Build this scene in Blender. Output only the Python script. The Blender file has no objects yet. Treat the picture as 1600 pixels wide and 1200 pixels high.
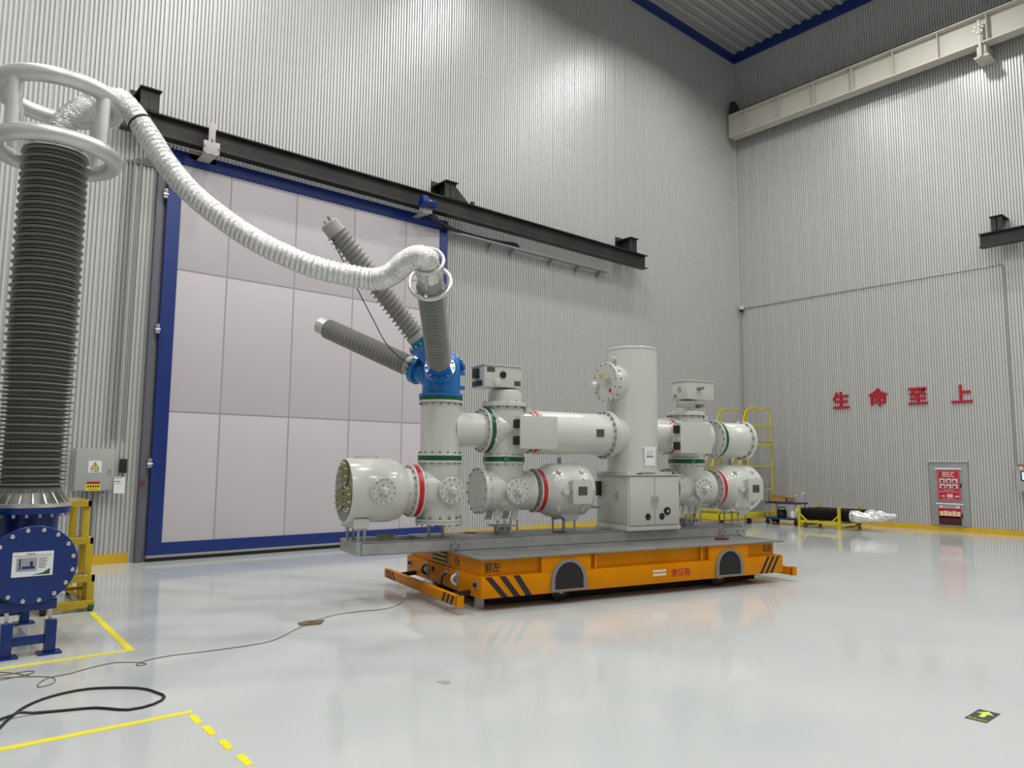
import bpy, bmesh, math, random
from mathutils import Vector as V3, Matrix
random.seed(7)
SC = bpy.context.scene
COL = SC.collection
R = math.radians

# ------------------------------------------------------------------ camera
CAMH = 1.6
yaw, pitch, roll, FPX = R(40.3575), R(6.0874), R(0.488), 1150.18
fwd = V3((math.sin(yaw)*math.cos(pitch), math.cos(yaw)*math.cos(pitch), math.sin(pitch)))
r0 = fwd.cross(V3((0, 0, 1))).normalized(); u0 = r0.cross(fwd)
rt = r0*math.cos(roll) + u0*math.sin(roll); up = -r0*math.sin(roll) + u0*math.cos(roll)
cam_d = bpy.data.cameras.new('camera'); cam = bpy.data.objects.new('camera', cam_d); COL.objects.link(cam)
cam_d.sensor_fit = 'HORIZONTAL'; cam_d.sensor_width = 36; cam_d.lens = FPX/1600*36
cam_d.clip_end = 200
cam.matrix_world = Matrix(((rt.x, up.x, -fwd.x, 0), (rt.y, up.y, -fwd.y, 0), (rt.z, up.z, -fwd.z, CAMH), (0, 0, 0, 1)))
SC.camera = cam
# ------------------------------------------------------------------ world + lamps + exposure
w = bpy.data.worlds.new('world'); SC.world = w; w.use_nodes = True
w.node_tree.nodes['Background'].inputs[0].default_value = (.9, .95, 1, 1)
w.node_tree.nodes['Background'].inputs[1].default_value = 0.05
SC.view_settings.view_transform = 'Standard'; SC.view_settings.look = 'None'
SC.view_settings.gamma = 1; SC.view_settings.exposure = 0.0; SC.view_settings.use_curve_mapping = False
LAMP_W = 180
for lx in (-.7, 4.8, 10.3, 15.6):
    for ly in (9.9, 5.6, 1.1, -3.4):
        ld = bpy.data.lights.new('high_bay_light', 'AREA'); ld.shape = 'DISK'; ld.size = .5; ld.energy = LAMP_W; ld.spread = R(162)
        ld.color = (1, .985, .955)
        lo = bpy.data.objects.new('high_bay_light', ld); lo.location = (lx+(1.5 if lx > 15 and ly < 8 else 0), ly+(.9 if lx > 15 and 3 < ly < 8 else 0), 13.6); COL.objects.link(lo)

# ------------------------------------------------------------------ materials
MATS = {}
def mat(name, col, rough=.5, metal=0., var=0., vscale=6., bump=0., bscale=40., rvar=0., spec=.5, coat=0., emit=0., vcol=None, stretch=(1, 1, 1)):
    if name in MATS: return MATS[name]
    m = bpy.data.materials.new(name); m.use_nodes = True; nt = m.node_tree; b = nt.nodes['Principled BSDF']
    b.inputs['Base Color'].default_value = (*col, 1); b.inputs['Roughness'].default_value = rough
    b.inputs['Metallic'].default_value = metal; b.inputs['Specular IOR Level'].default_value = spec
    b.inputs['Coat Weight'].default_value = coat; b.inputs['Coat Roughness'].default_value = .08
    if emit:
        b.inputs['Emission Color'].default_value = (*col, 1); b.inputs['Emission Strength'].default_value = emit
    if var or bump or rvar:
        tc = nt.nodes.new('ShaderNodeTexCoord'); mp = nt.nodes.new('ShaderNodeMapping'); mp.inputs['Scale'].default_value = stretch
        nt.links.new(tc.outputs['Object'], mp.inputs['Vector'])
        nz = nt.nodes.new('ShaderNodeTexNoise'); nz.inputs['Scale'].default_value = vscale; nz.inputs['Detail'].default_value = 5
        nt.links.new(mp.outputs[0], nz.inputs['Vector'])
        if var:
            mx = nt.nodes.new('ShaderNodeMix'); mx.data_type = 'RGBA'
            c2 = vcol or tuple(c*(1-var) for c in col)
            mr = nt.nodes.new('ShaderNodeMapRange'); mr.inputs[1].default_value = .35; mr.inputs[2].default_value = .7
            nt.links.new(nz.outputs['Fac'], mr.inputs[0]); nt.links.new(mr.outputs[0], mx.inputs['Factor'])
            mx.inputs['A'].default_value = (*col, 1); mx.inputs['B'].default_value = (*c2, 1)
            nt.links.new(mx.outputs['Result'], b.inputs['Base Color'])
        if rvar:
            mr2 = nt.nodes.new('ShaderNodeMapRange'); mr2.inputs[1].default_value = .3; mr2.inputs[2].default_value = .75
            mr2.inputs[3].default_value = rough; mr2.inputs[4].default_value = rough+rvar
            nt.links.new(nz.outputs['Fac'], mr2.inputs[0]); nt.links.new(mr2.outputs[0], b.inputs['Roughness'])
        if bump:
            nb = nt.nodes.new('ShaderNodeTexNoise'); nb.inputs['Scale'].default_value = bscale; nb.inputs['Detail'].default_value = 3
            nt.links.new(mp.outputs[0], nb.inputs['Vector'])
            bp = nt.nodes.new('ShaderNodeBump'); bp.inputs['Strength'].default_value = bump; bp.inputs['Distance'].default_value = .02
            nt.links.new(nb.outputs['Fac'], bp.inputs['Height']); nt.links.new(bp.outputs[0], b.inputs['Normal'])
    MATS[name] = m
    return m

M_FLOOR = mat('floor_epoxy', (.56, .585, .575), .05, var=.10, vscale=.55, rvar=.10, vcol=(.50, .53, .53))
M_WALL = mat('wall_sheet', (.60, .60, .59), .40, metal=.25, var=.07, vscale=.7, stretch=(1.5, 1.5, .15))
M_WALLP = mat('plain_wall', (.38, .38, .38), .5)
M_CEIL = mat('ceiling_sheet', (.50, .50, .49), .45, metal=.2, var=.06, vscale=1)
M_NAVY = mat('navy_paint', (.006, .028, .18), .38, var=.1, vscale=3)
M_DOORP = mat('door_panel', (.57, .535, .555), .42, var=.03, vscale=.6)
M_GROOVE = mat('grey_joint', (.36, .35, .34), .5)
M_BLACKST = mat('black_steel', (.022, .021, .019), .45, metal=.3, var=.4, vscale=2, vcol=(.045, .042, .038))
M_CREAM = mat('cream_paint', (.60, .58, .51), .5, var=.05, vscale=2)
M_YELLOW = mat('yellow_paint', (.62, .43, .012), .42, var=.12, vscale=4)
M_BASEY = mat('baseboard_yellow', (.72, .44, .01), .5, var=.12, vscale=5)
M_LEMON = mat('lemon_paint', (.58, .49, .015), .45, var=.1, vscale=4)
M_WMESH = mat('mesh_wire', (.07, .07, .07), .5, metal=.3)
M_TAPE = mat('tape_yellow', (.90, .80, .015), .45, var=.06, vscale=10)
M_ORANGE = mat('trolley_orange', (.68, .245, .0), .40, var=.10, vscale=2.5, vcol=(.60, .205, .0), spec=.1)
M_DECK = mat('steel_deck', (.26, .26, .255), .38, metal=.55, var=.25, vscale=3, rvar=.12)
M_GALV = mat('galvanised', (.42, .43, .42), .42, metal=.5, var=.22, vscale=5, rvar=.1)
M_STEEL = mat('bright_steel', (.62, .61, .58), .28, metal=.95)
M_BOLT = mat('bolt_steel', (.25, .25, .24), .4, metal=.7)
M_WHITE = mat('white_enamel', (.60, .61, .56), .20, var=.03, vscale=2, coat=.15)
M_CAB = mat('cabinet_grey', (.54, .55, .495), .38, var=.02, vscale=3)
M_GREEN = mat('green_band', (.004, .085, .03), .3)
M_GREENB = mat('green_bright', (.01, .26, .08), .3)
M_RED = mat('red_band', (.50, .008, .018), .3)
M_BLUE = mat('bright_blue', (.010, .155, .47), .28, var=.08, vscale=3, coat=.2)
M_TEAL = mat('teal_paint', (.01, .16, .26), .25, metal=.3)
M_SHED = mat('grey_silicone', (.30, .295, .27), .5, var=.1, vscale=5)
M_SHEDD = mat('dark_silicone', (.24, .235, .21), .42, var=.10, vscale=4)
M_BLACK = mat('black_rubber', (.012, .012, .013), .5)
M_GLASS = mat('dark_glass', (.01, .012, .012), .06)
M_OLIVE = mat('olive_lid', (.20, .20, .045), .35, metal=.25, var=.15, vscale=8)
M_PLATE = mat('end_plate', (.33, .32, .31), .3, metal=.5)
M_FOIL = mat('silver_foil', (.76, .76, .745), .24, metal=.92, bump=.7, bscale=70)
M_FIT = mat('grey_fitting', (.38, .375, .345), .5, var=.08, vscale=6)
M_RING = mat('brushed_aluminium', (.68, .68, .66), .40, metal=.65, var=.1, vscale=5)
M_DBLUE = mat('dark_blue_paint', (.004, .028, .17), .3, var=.12, vscale=4)
M_PAPER = mat('paper', (.80, .80, .81), .6)
M_INK = mat('ink', (.03, .03, .035), .6)
M_INKG = mat('grey_ink', (.35, .35, .36), .6)
M_BOX = mat('box_grey', (.40, .42, .385), .42)
M_REDSIGN = mat('sign_red', (.44, .006, .02), .4)
M_PRED = mat('poster_red', (.50, .012, .03), .3)
M_PINK = mat('poster_pale', (.70, .52, .52), .4)
M_CREAMP = mat('poster_cream', (.75, .62, .38), .4)
M_DRED = mat('poster_dark', (.06, .015, .015), .3)
M_ALU = mat('satin_grey', (.36, .37, .365), .4, metal=.3)
M_JAMB = mat('jamb_grey', (.12, .125, .15), .45)
M_DGREEN = mat('green_caster', (.01, .12, .03), .4)
M_BROWN = mat('brown_plate', (.16, .10, .05), .6)
M_SCREEN = mat('screen_cyan', (.35, .85, .85), .3, emit=1.2)
M_LAMPR = mat('indicator_red', (1.0, .25, .2), .3, emit=.8)
M_WARN = mat('warning_yellow', (.80, .68, .02), .5)
M_PALE = mat('pale_plate', (.52, .48, .47), .5)
M_NPL = mat('name_plate_metal', (.10, .10, .085), .35, metal=.4)
M_ARCH = mat('arch_grey', (.20, .20, .19), .45)
M_SHADE = mat('gap_shade', (.01, .01, .01), .8)  # near-black that paints in the shade of gaps and hollows
M_STICK = mat('sticker_black', (.035, .04, .035), .4)
M_LIME = mat('lime', (.62, .85, .08), .4)
M_WIRE = mat('brown_wire', (.16, .13, .10), .6)
M_REDB = mat('brick_red', (.18, .03, .02), .5)

# ------------------------------------------------------------------ mesh builder
class MB:
    def __init__(s): s.v = []; s.f = []; s.m = []; s.mi = 0
    def add(s, vs, fs):
        o = len(s.v); s.v += [V3(p) for p in vs]; s.f += [tuple(o+i for i in f) for f in fs]; s.m += [s.mi]*len(fs); return s
    def box(s, x0, x1, y0, y1, z0, z1):
        vs = [(x, y, z) for z in (z0, z1) for y in (y0, y1) for x in (x0, x1)]
        return s.add(vs, [(0, 2, 3, 1), (4, 5, 7, 6), (0, 1, 5, 4), (2, 6, 7, 3), (0, 4, 6, 2), (1, 3, 7, 5)])
    def bar(s, p, q, w, h, upv=(0, 0, 1)):
        p, q = V3(p), V3(q); d = (q-p).normalized(); a = d.cross(V3(upv))
        if a.length < 1e-5: a = d.cross(V3((1, 0, 0)))
        a.normalize(); b = a.cross(d); a *= w/2; b *= h/2
        vs = [p-a-b, p+a-b, p+a+b, p-a+b, q-a-b, q+a-b, q+a+b, q-a+b]
        return s.add(vs, [(0, 3, 2, 1), (4, 5, 6, 7), (0, 1, 5, 4), (1, 2, 6, 5), (2, 3, 7, 6), (3, 0, 4, 7)])
    def rev(s, prof, p0, d, n=32, caps=True):
        p0 = V3(p0); d = V3(d).normalized(); a = d.orthogonal().normalized(); b = d.cross(a); o = len(s.v); fs = []; vs = []
        for t, r in prof:
            for k in range(n):
                an = 2*math.pi*k/n; vs.append(p0+d*t+(a*math.cos(an)+b*math.sin(an))*r)
        for i in range(len(prof)-1):
            for k in range(n):
                k2 = (k+1) % n; fs.append((i*n+k, i*n+k2, (i+1)*n+k2, (i+1)*n+k))
        if caps:
            fs.append(tuple(reversed(range(n)))); L = (len(prof)-1)*n; fs.append(tuple(range(L, L+n)))
        return s.add(vs, fs)
    def cyl(s, p, q, r, n=24, r2=None):
        p, q = V3(p), V3(q); return s.rev([(0, r), ((q-p).length, r if r2 is None else r2)], p, q-p, n)
    def tube(s, path, r, n=10, closed=False, caps=True):
        P = [V3(p) for p in path]; N = len(P); vs = []; fs = []; a = None
        for i in range(N):
            t = (P[(i+1) % N]-P[i-1]) if closed else (P[min(i+1, N-1)]-P[max(i-1, 0)])
            t.normalize()
            a = t.orthogonal().normalized() if a is None else (a-t*a.dot(t)).normalized()
            b = t.cross(a); rr = r[i] if isinstance(r, (list, tuple)) else r
            for k in range(n):
                an = 2*math.pi*k/n; vs.append(P[i]+(a*math.cos(an)+b*math.sin(an))*rr)
        for i in range(N if closed else N-1):
            j = (i+1) % N
            for k in range(n):
                k2 = (k+1) % n; fs.append((i*n+k, i*n+k2, j*n+k2, j*n+k))
        if caps and not closed:
            fs.append(tuple(reversed(range(n)))); fs.append(tuple(range((N-1)*n, N*n)))
        return s.add(vs, fs)
    def torus(s, c, ax, RR, r, n=48, m=12):
        c = V3(c); ax = V3(ax).normalized(); a = ax.orthogonal().normalized(); b = ax.cross(a)
        return s.tube([c+(a*math.cos(2*math.pi*k/n)+b*math.sin(2*math.pi*k/n))*RR for k in range(n)], r, m, True)
    def prism(s, poly, o, a, b, th):
        """polygon in (a,b) plane at o, extruded along a x b by th"""
        o, a, b = V3(o), V3(a), V3(b); c = a.cross(b).normalized()*th; n = len(poly)
        vs = [o+a*x+b*y for x, y in poly]+[o+a*x+b*y+c for x, y in poly]
        fs = [tuple(reversed(range(n))), tuple(range(n, 2*n))]+[(i, (i+1) % n, n+(i+1) % n, n+i) for i in range(n)]
        return s.add(vs, fs)
    def bolts(s, c, ax, RR, n, r=.012, h=.03, ph=0., m=6):
        c = V3(c); ax = V3(ax).normalized(); a = ax.orthogonal().normalized(); b = ax.cross(a)
        for k in range(n):
            an = 2*math.pi*(k+ph)/n; p = c+(a*math.cos(an)+b*math.sin(an))*RR
            s.rev([(0, r), (h, r)], p, ax, m)
        return s
    def mesh(s, name, mats, org=(0, 0, 0), smooth=35, bev=0):
        me = bpy.data.meshes.new(name); o = V3(org)
        me.from_pydata([p-o for p in s.v], [], s.f); me.update()
        for m in (mats if isinstance(mats, (list, tuple)) else [mats]): me.materials.append(m)
        me.polygons.foreach_set('material_index', s.m)
        if bev:
            bm = bmesh.new(); bm.from_mesh(me)
            es = [e for e in bm.edges if len(e.link_faces) == 2 and e.calc_face_angle() > .6]
            bmesh.ops.bevel(bm, geom=es, offset=bev, segments=2, affect='EDGES', profile=.6); bm.to_mesh(me); bm.free()
        if smooth:
            me.polygons.foreach_set('use_smooth', [True]*len(me.polygons)); me.set_sharp_from_angle(angle=R(smooth))
        me.update()
        return me

def link(name, data, parent=None):
    o = bpy.data.objects.new(name, data); COL.objects.link(o)
    if parent is not None: o.parent = parent
    return o
class Thing:
    """an Empty at the base of a thing; its parts are meshes given in the same frame"""
    def __init__(s, name, label, cat, base=(0, 0, 0), frame=None, group=None, kind=None):
        s.base = V3(base); e = bpy.data.objects.new(name, None); COL.objects.link(e); e.empty_display_size = .1
        if frame is None: e.location = base
        else:
            fo, fa = frame; e.location = fo+Matrix.Rotation(fa, 3, 'Z') @ V3(base); e.rotation_euler = (0, 0, fa)
        if label: e['label'] = label
        if cat: e['category'] = cat
        if group: e['group'] = group
        if kind: e['kind'] = kind
        s.o = e
    def part(s, name, mb, mats, parent=None, label=None, kind=None, smooth=35, bev=0):
        o = link(name, mb.mesh(name, mats, s.base, smooth, bev), parent or s.o)
        if label: o['label'] = label
        if kind: o['kind'] = kind
        return o
def solo(name, mb, mats, label=None, cat=None, base=(0, 0, 0), group=None, kind=None, smooth=35, bev=0, frame=None):
    o = link(name, mb.mesh(name, mats, base, smooth, bev))
    if frame is None: o.location = base
    else:
        fo, fa = frame; o.location = fo+Matrix.Rotation(fa, 3, 'Z') @ V3(base); o.rotation_euler = (0, 0, fa)
    if label: o['label'] = label
    if cat: o['category'] = cat
    if group: o['group'] = group
    if kind: o['kind'] = kind
    return o
def text_mesh(body, size, extrude=.002, offset=0.):
    c = bpy.data.curves.new('t', 'FONT'); c.body = body; c.size = size; c.extrude = extrude; c.offset = offset
    c.align_x = 'CENTER'; c.align_y = 'CENTER'; c.resolution_u = 3
    o = bpy.data.objects.new('t', c); COL.objects.link(o)
    dg = bpy.context.evaluated_depsgraph_get(); dg.update()
    me = bpy.data.meshes.new_from_object(o.evaluated_get(dg)); bpy.data.objects.remove(o); bpy.data.curves.remove(c)
    return me
def text_part(name, body, size, m, org, a, b, parent, base=(0, 0, 0), extrude=.002, offset=0., sx=1., label=None):
    """lettering with its reading direction a and up direction b"""
    me = text_mesh(body, size, extrude, offset); a, b = V3(a).normalized(), V3(b).normalized(); c = a.cross(b)
    o_ = V3(org)-V3(base)
    if me.vertices:
        xs = [v.co.x for v in me.vertices]; ys = [v.co.y for v in me.vertices]; cx, cy = (min(xs)+max(xs))/2, (min(ys)+max(ys))/2
        for v in me.vertices:
            v.co = o_+a*(v.co.x-cx)*sx+b*(v.co.y-cy)+c*v.co.z
    me.materials.clear(); me.materials.append(m)
    o = link(name, me, parent)
    if label: o['label'] = label
    return o

# ================================================================== THE HALL
YA, XB, ZC = 12.8, 20.3, 14.95
X0, Y0 = -4.0, -6.0
solo('floor', MB().box(X0, XB+.2, Y0, YA+.2, -.2, 0), M_FLOOR, kind='structure', smooth=0)
wall_back = solo('wall_back', MB().box(X0, XB+.2, YA+.02, YA+.2, 0, ZC), M_WALLP, kind='structure', smooth=0)
wall_right = solo('wall_right', MB().box(XB+.02, XB+.2, Y0, YA+.02, 0, ZC), M_WALLP, kind='structure', smooth=0)
solo('wall_left', MB().box(X0-.2, X0, Y0, YA+.2, 0, ZC), M_WALLP, kind='structure', smooth=0)
solo('wall_front', MB().box(X0-.2, XB+.2, Y0-.2, Y0, 0, ZC), M_WALLP, kind='structure', smooth=0)
ceiling = solo('ceiling', MB().box(X0, XB+.2, Y0, YA+.2, ZC+.06, ZC+.2), M_CEIL, kind='structure', smooth=0)
# ribbed sheet panels: one unit-height panel mesh, reused for every panel
PW = .39
def rib_profile(n, pitch, top, slope, depth, seam):
    pts = [(0, 0), (seam, 0)]; x = seam
    p = (PW-seam)/n
    for i in range(n):
        g = p-top-2*slope
        pts += [(x+slope, depth), (x+slope+top, depth), (x+2*slope+top, 0)]
        x += p
        pts.append((x, 0))
    return pts
prof = rib_profile(6, .065, .034, .005, .034, .012)
pm = MB(); n = len(prof)
pm.add([(x, -d, z) for z in (0, 1) for x, d in prof], [(i, i+1, n+i+1, n+i) for i in range(n-1)])
pme = pm.mesh('panel', M_WALL, smooth=0)
x = XB-.0
k = 0
while x > -1.2:
    x -= PW; o = link('panel', pme, wall_back); o.location = (x, YA, 0); o.scale = (1, 1, ZC)
y = YA
while y > 1.5:
    o = link('panel', pme, wall_right); o.location = (XB, y, 0); o.rotation_euler = (0, 0, R(-90)); o.scale = (1, 1, ZC); y -= PW
cm = MB(); CW = .96
cp = []
xx = 0
for i in range(3):
    for q in ((0, 0), (.05, 0), (.06, .10), (.17, .10), (.18, 0), (.22, 0), (.225, .045), (.26, .045), (.265, 0)): cp.append((xx+q[0], q[1]))
    xx += .32
cp.append((CW, 0)); n = len(cp)
cm.add([(X, -y_, -d) for X in (0, 9.5) for y_, d in cp], [(i, n+i, n+i+1, i+1) for i in range(n-1)])
cme = cm.mesh('panel', M_CEIL, smooth=0)
y = YA
for i in range(10):
    o = link('panel', cme, ceiling); o.location = (XB-9.5, y, ZC+.055); y -= CW
solo('trim_1', MB().box(X0, XB-.01, YA-.09, YA-.019, ZC-.33, ZC), M_NAVY, kind='structure', bev=.01)
solo('trim_2', MB().box(XB-.09, XB-.019, Y0, YA-.09, ZC-.33, ZC), M_NAVY, kind='structure', bev=.01)
solo('trim_3', MB().box(XB-.08, XB-.0, YA-.06, YA-.0, .0, ZC-.33), M_WALL, kind='structure')
solo('baseboard_back', MB().box(X0, 3.02, YA-.046, YA-.018, 0, .15).box(8.95, XB-.09, YA-.046, YA-.018, 0, .15), M_BASEY, kind='structure', smooth=0)
solo('baseboard_right', MB().box(XB-.046, XB-.018, Y0, YA-.07, 0, .12), M_BASEY, kind='structure', smooth=0)

# ------------------------------------------------------------------ sliding door
YD = 12.62
dr = Thing('door_1', None, None, (6.06, YD+.05, .08), kind='structure')
dx0, dx1, dz0, dz1 = 3.25, 8.87, .10, 6.74
ix0, ix1, iz0, iz1 = 3.47, 8.68, .29, 6.51
dr.part('frame_member', MB().box(dx0, ix0, YD, YD+.1, dz0, dz1), M_NAVY, bev=.006)
dr.part('frame_member', MB().box(ix1, dx1, YD, YD+.1, dz0, dz1), M_NAVY, bev=.006)
dr.part('frame_member', MB().box(ix0, ix1, YD, YD+.1, iz1, dz1), M_NAVY, bev=.006)
dr.part('frame_member', MB().box(ix0, ix1, YD, YD+.1, dz0, iz0), M_NAVY, bev=.006)
dr.part('bottom_seal', MB().box(dx0, dx1, YD+.0, YD+.08, .06, .10), M_ALU)
dr.part('door_gap_shade', MB().box(dx0, dx1, YD+.02, YD+.06, .005, .06), M_BLACK)  # added black strip, coloured as the shaded gap under the door
dr.part('backing', MB().box(ix0, ix1, YD+.016, YD+.08, iz0, iz1), M_GROOVE, smooth=0)
xs = [ix0, 4.28, 5.49, 6.68, 7.85, ix1]; zs = [iz0, 2.37, 4.72, iz1]
for i in range(5):
    for j in range(3):
        g = .013
        dr.part('panel', MB().box(xs[i]+(g if i else 0), xs[i+1]-(g if i < 4 else 0), YD+.012, YD+.05, zs[j]+(g if j else 0), zs[j+1]-(g if j < 2 else 0)), M_DOORP, bev=.003)
def latch(zc):
    b = MB().box(3.19, 3.25, YD-.02, YD+.03, zc-.08, zc+.06).cyl((3.22, YD-.05, zc+.05), (3.22, YD+.0, zc+.05), .022, 10).cyl((3.18, YD-.03, zc-.02), (3.26, YD-.03, zc-.02), .014, 8)
    dr.part('latch', b, M_STEEL)
for zc in (1.55, 3.7, 5.95): latch(zc)
dr.part('release_knob', MB().cyl((3.13, YD-.06, 1.24), (3.13, YD+.02, 1.24), .03, 10).bar((3.10, YD-.05, 1.24), (3.2, YD-.05, 1.27), .02, .02), M_REDB)
# hangers and drive
for hx in (3.78,):
    dr.part('hanger', MB().box(hx-.055, hx+.055, YD-.42, YD-.39, 6.78, 7.18).box(hx-.13, hx+.13, YD-.43, YD-.39, 6.66, 6.86).box(hx-.10, hx+.10, YD-.43, YD+.06, 6.64, 6.67).box(hx-.22, hx+.22, YD+.0, YD+.08, 6.64, 6.80), M_PALE, bev=.006)
    dr.part('bolts', MB().bolts((hx, YD-.43, 6.76), (0, -1, 0), .12, 4, .016, .025, .5), M_BOLT)
hx = 8.02
dr.part('hanger', MB().box(hx-.12, hx+.18, YD-.40, YD-.38, 6.64, 6.74).box(hx-.04, hx+.10, YD-.40, YD+.06, 6.63, 6.65), M_GALV, bev=.006)
mo = dr.part('drive_motor', MB().rev([(0, .05), (.02, .08), (.17, .08), (.20, .07), (.24, .07), (.26, .04)], (hx+.24, YD-.45, 6.84), (-1, 0, 0), 20), M_DBLUE)
dr.part('gearbox', MB().box(hx-.13, hx-.01, YD-.53, YD-.36, 6.73, 6.95).cyl((hx-.07, YD-.56, 6.84), (hx-.07, YD-.36, 6.84), .075, 16), M_DBLUE, mo, bev=.01)
dr.part('cooling_fin', MB().bolts((hx+.07, YD-.45, 6.84), (1, 0, 0), .081, 16, .006, .13), M_DBLUE, mo, kind='stuff')
solo('trim_4', MB().box(3.10, 3.19, YA-.16, YA-.018, 0, 6.8), M_JAMB, kind='structure', bev=.01)

# ------------------------------------------------------------------ overhead black door rail on back wall
def ibeam(mb, p0, p1, h, wd, tf=.018, tw=.012, upv=(0, 0, 1)):
    p0, p1 = V3(p0), V3(p1); uvec = V3(upv)
    mb.bar(p0+uvec*(h/2-tf/2), p1+uvec*(h/2-tf/2), wd, tf, upv); mb.bar(p0-uvec*(h/2-tf/2), p1-uvec*(h/2-tf/2), wd, tf, upv); mb.bar(p0, p1, tw, h-2*tf, upv); return mb
rl = Thing('door_rail', 'long black steel I-beam rail above the blue framed sliding door', 'rail', (2.4, YA-.3, 6.78))
rl.part('beam', ibeam(MB(), (2.45, 12.42, 6.96), (15.2, 12.42, 6.96), .36, .20, .022, .014), M_BLACKST, smooth=0)
def cantilever(th, xc, gus=False):
    b = MB(); b.box(xc-.16, xc+.16, YA-.55, YA-.018, 7.47, 7.49).box(xc-.012, xc+.012, YA-.5, YA-.018, 7.14, 7.47).box(xc-.14, xc+.14, YA-.49, YA-.47, 7.14, 7.47).box(xc-.2, xc+.2, YA-.035, YA-.018, 7.0, 7.6)
    if gus: b.prism([(0, 0), (.32, 0), (0, .26)], (xc+.14, YA-.48, 7.14), (1, 0, 0), (0, 0, 1), .015)
    th.part('bracket', b, M_BLACKST, smooth=0)
cantilever(rl, 2.83); cantilever(rl, 8.72, True); cantilever(rl, 14.6)
rl.part('clamp', MB().box(9.28, 9.36, 12.31, 12.37, 7.12, 7.20), M_BLACKST)
# chain tray + drag chain
tr = Thing('cable_tray', 'thin pale steel tray on wall under the black door rail', 'cable tray', (8.9, YA-.1, 6.4))
tr.part('channel', MB().box(8.85, 13.95, YA-.24, YA-.08, 6.50, 6.515).box(8.85, 13.95, YA-.25, YA-.235, 6.50, 6.535), M_ALU, smooth=0)
for bx in (10.1, 10.75, 11.98, 12.9, 13.68):
    tr.part('bracket', MB().prism([(0, 0), (.2, .16), (.2, .19), (0, .19)], (bx, YA-.018, 6.31), (0, -1, 0), (0, 0, 1), .02).box(bx-.0, bx+.02, YA-.03, YA-.018, 6.25, 6.5), M_ALU)
ch = Thing('drag_chain', 'black plastic drag chain looping down from the blue door motor', 'cable chain', (10.5, YA-.17, 6.52))
path = [(8.22, 12.3, 6.66), (8.5, 12.42, 6.60), (8.9, 12.55, 6.56), (9.4, 12.62, 6.56), (9.9, 12.64, 6.565), (10.4, 12.64, 6.585), (10.72, 12.64, 6.615), (10.84, 12.64, 6.60), (10.88, 12.64, 6.565), (10.82, 12.64, 6.54), (10.5, 12.64, 6.535), (10.1, 12.64, 6.535)]
def spline(pts, step):
    P = [V3(p) for p in pts]; out = []
    for i in range(len(P)-1):
        a, b, c, d = P[max(i-1, 0)], P[i], P[i+1], P[min(i+2, len(P)-1)]
        m = max(2, int((c-b).length/step))
        for k in range(m):
            t = k/m; out.append(.5*((2*b)+(c-a)*t+(2*a-5*b+4*c-d)*t*t+(3*b-a-3*c+d)*t**3))
    out.append(P[-1]); return out
sp = spline(path, .05)
b = MB()
for i in range(0, len(sp)-1):
    p, q = sp[i], sp[i+1]; b.bar(p.lerp(q, -.05), p.lerp(q, .8), .10, .065)
ch.part('link', b, M_BLACK, kind='stuff', smooth=0)
ch.part('spine', MB().tube(sp, .024, 6), M_BLACK)

# ------------------------------------------------------------------ right wall: cream crane girder, dark rail, conduit
gd = Thing('crane_girder', 'cream painted crane runway girder high on the right wall', 'girder', (XB-.4, 7, 11.9))
g = MB(); ibeam(g, (19.86, 12.62, 12.275), (19.86, -8, 12.275), .75, .34, .03, .016)
gd.part('beam', g, M_CREAM, smooth=0)
sy = 12.05
while sy > -6:
    gd.part('stiffener', MB().box(19.70, 19.852, sy-.008, sy+.008, 11.93, 12.62), M_CREAM, smooth=0); sy -= 1.1
gd.part('end_plate', MB().box(19.69, 20.03, 12.62, 12.64, 11.9, 12.65), M_CREAM)
gd.part('crane_rail', MB().box(19.82, 19.90, -8, 12.5, 12.65, 12.70), M_BLACKST, smooth=0)
gd.part('trolley_cable', MB().cyl((19.69, -8, 12.665), (19.69, 12.6, 12.665), .014, 6), M_BLACK)
gd.part('end_stop', MB().prism([(0, 0), (.34, 0), (.22, .32), (.08, .36)], (19.79, 12.62, 12.68), (0, -1, 0), (0, 0, 1), .14), M_BLACKST)
for by in (5.6,):
    c = gd.part('support_bracket', MB().box(19.72, 20.28, by-.16, by+.16, 11.55, 11.60).box(19.76, 20.28, by-.10, by+.10, 11.60, 11.9).box(19.66, 19.72, by-.03, by+.03, 11.55, 12.5), M_CREAM, bev=.006)
    gd.part('bolts', MB().bolts((19.66, by, 12.25), (-1, 0, 0), .10, 6, .02, .03), M_BOLT, c, kind='stuff')
rb = Thing('wall_rail', 'short visible end of dark steel rail on the right wall', 'rail', (XB-.4, 5, 6.8))
rb.part('beam', ibeam(MB(), (19.92, 5.92, 7.03), (19.92, 0, 7.03), .34, .2, .022, .014), M_BLACKST, smooth=0)
rb.part('bracket', MB().box(19.75, XB-.018, 5.38, 5.66, 7.53, 7.55).box(19.80, XB-.018, 5.51, 5.53, 7.20, 7.53).box(19.80, 19.82, 5.40, 5.64, 7.2, 7.53), M_BLACKST, smooth=0)
cd = Thing('wall_conduit', 'thin steel conduit running level along the right wall', 'conduit', (XB-.03, 9, 6.4))
cd.part('pipe', MB().tube([(XB-.04, 12.66, 6.47), (XB-.04, 5.62, 6.47), (XB-.04, 5.56, 6.43), (XB-.04, 5.56, 1.68)], .018, 8), M_ALU)
for i in range(14):
    cd.part('clip', MB().box(XB-.05, XB-.018, 5.9+i*.5, 5.93+i*.5, 6.43, 6.51), M_ALU)
cc = Thing('corner_camera', 'small white surveillance camera in the corner of the hall', 'camera', (XB-.12, YA-.14, 6.3))
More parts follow.
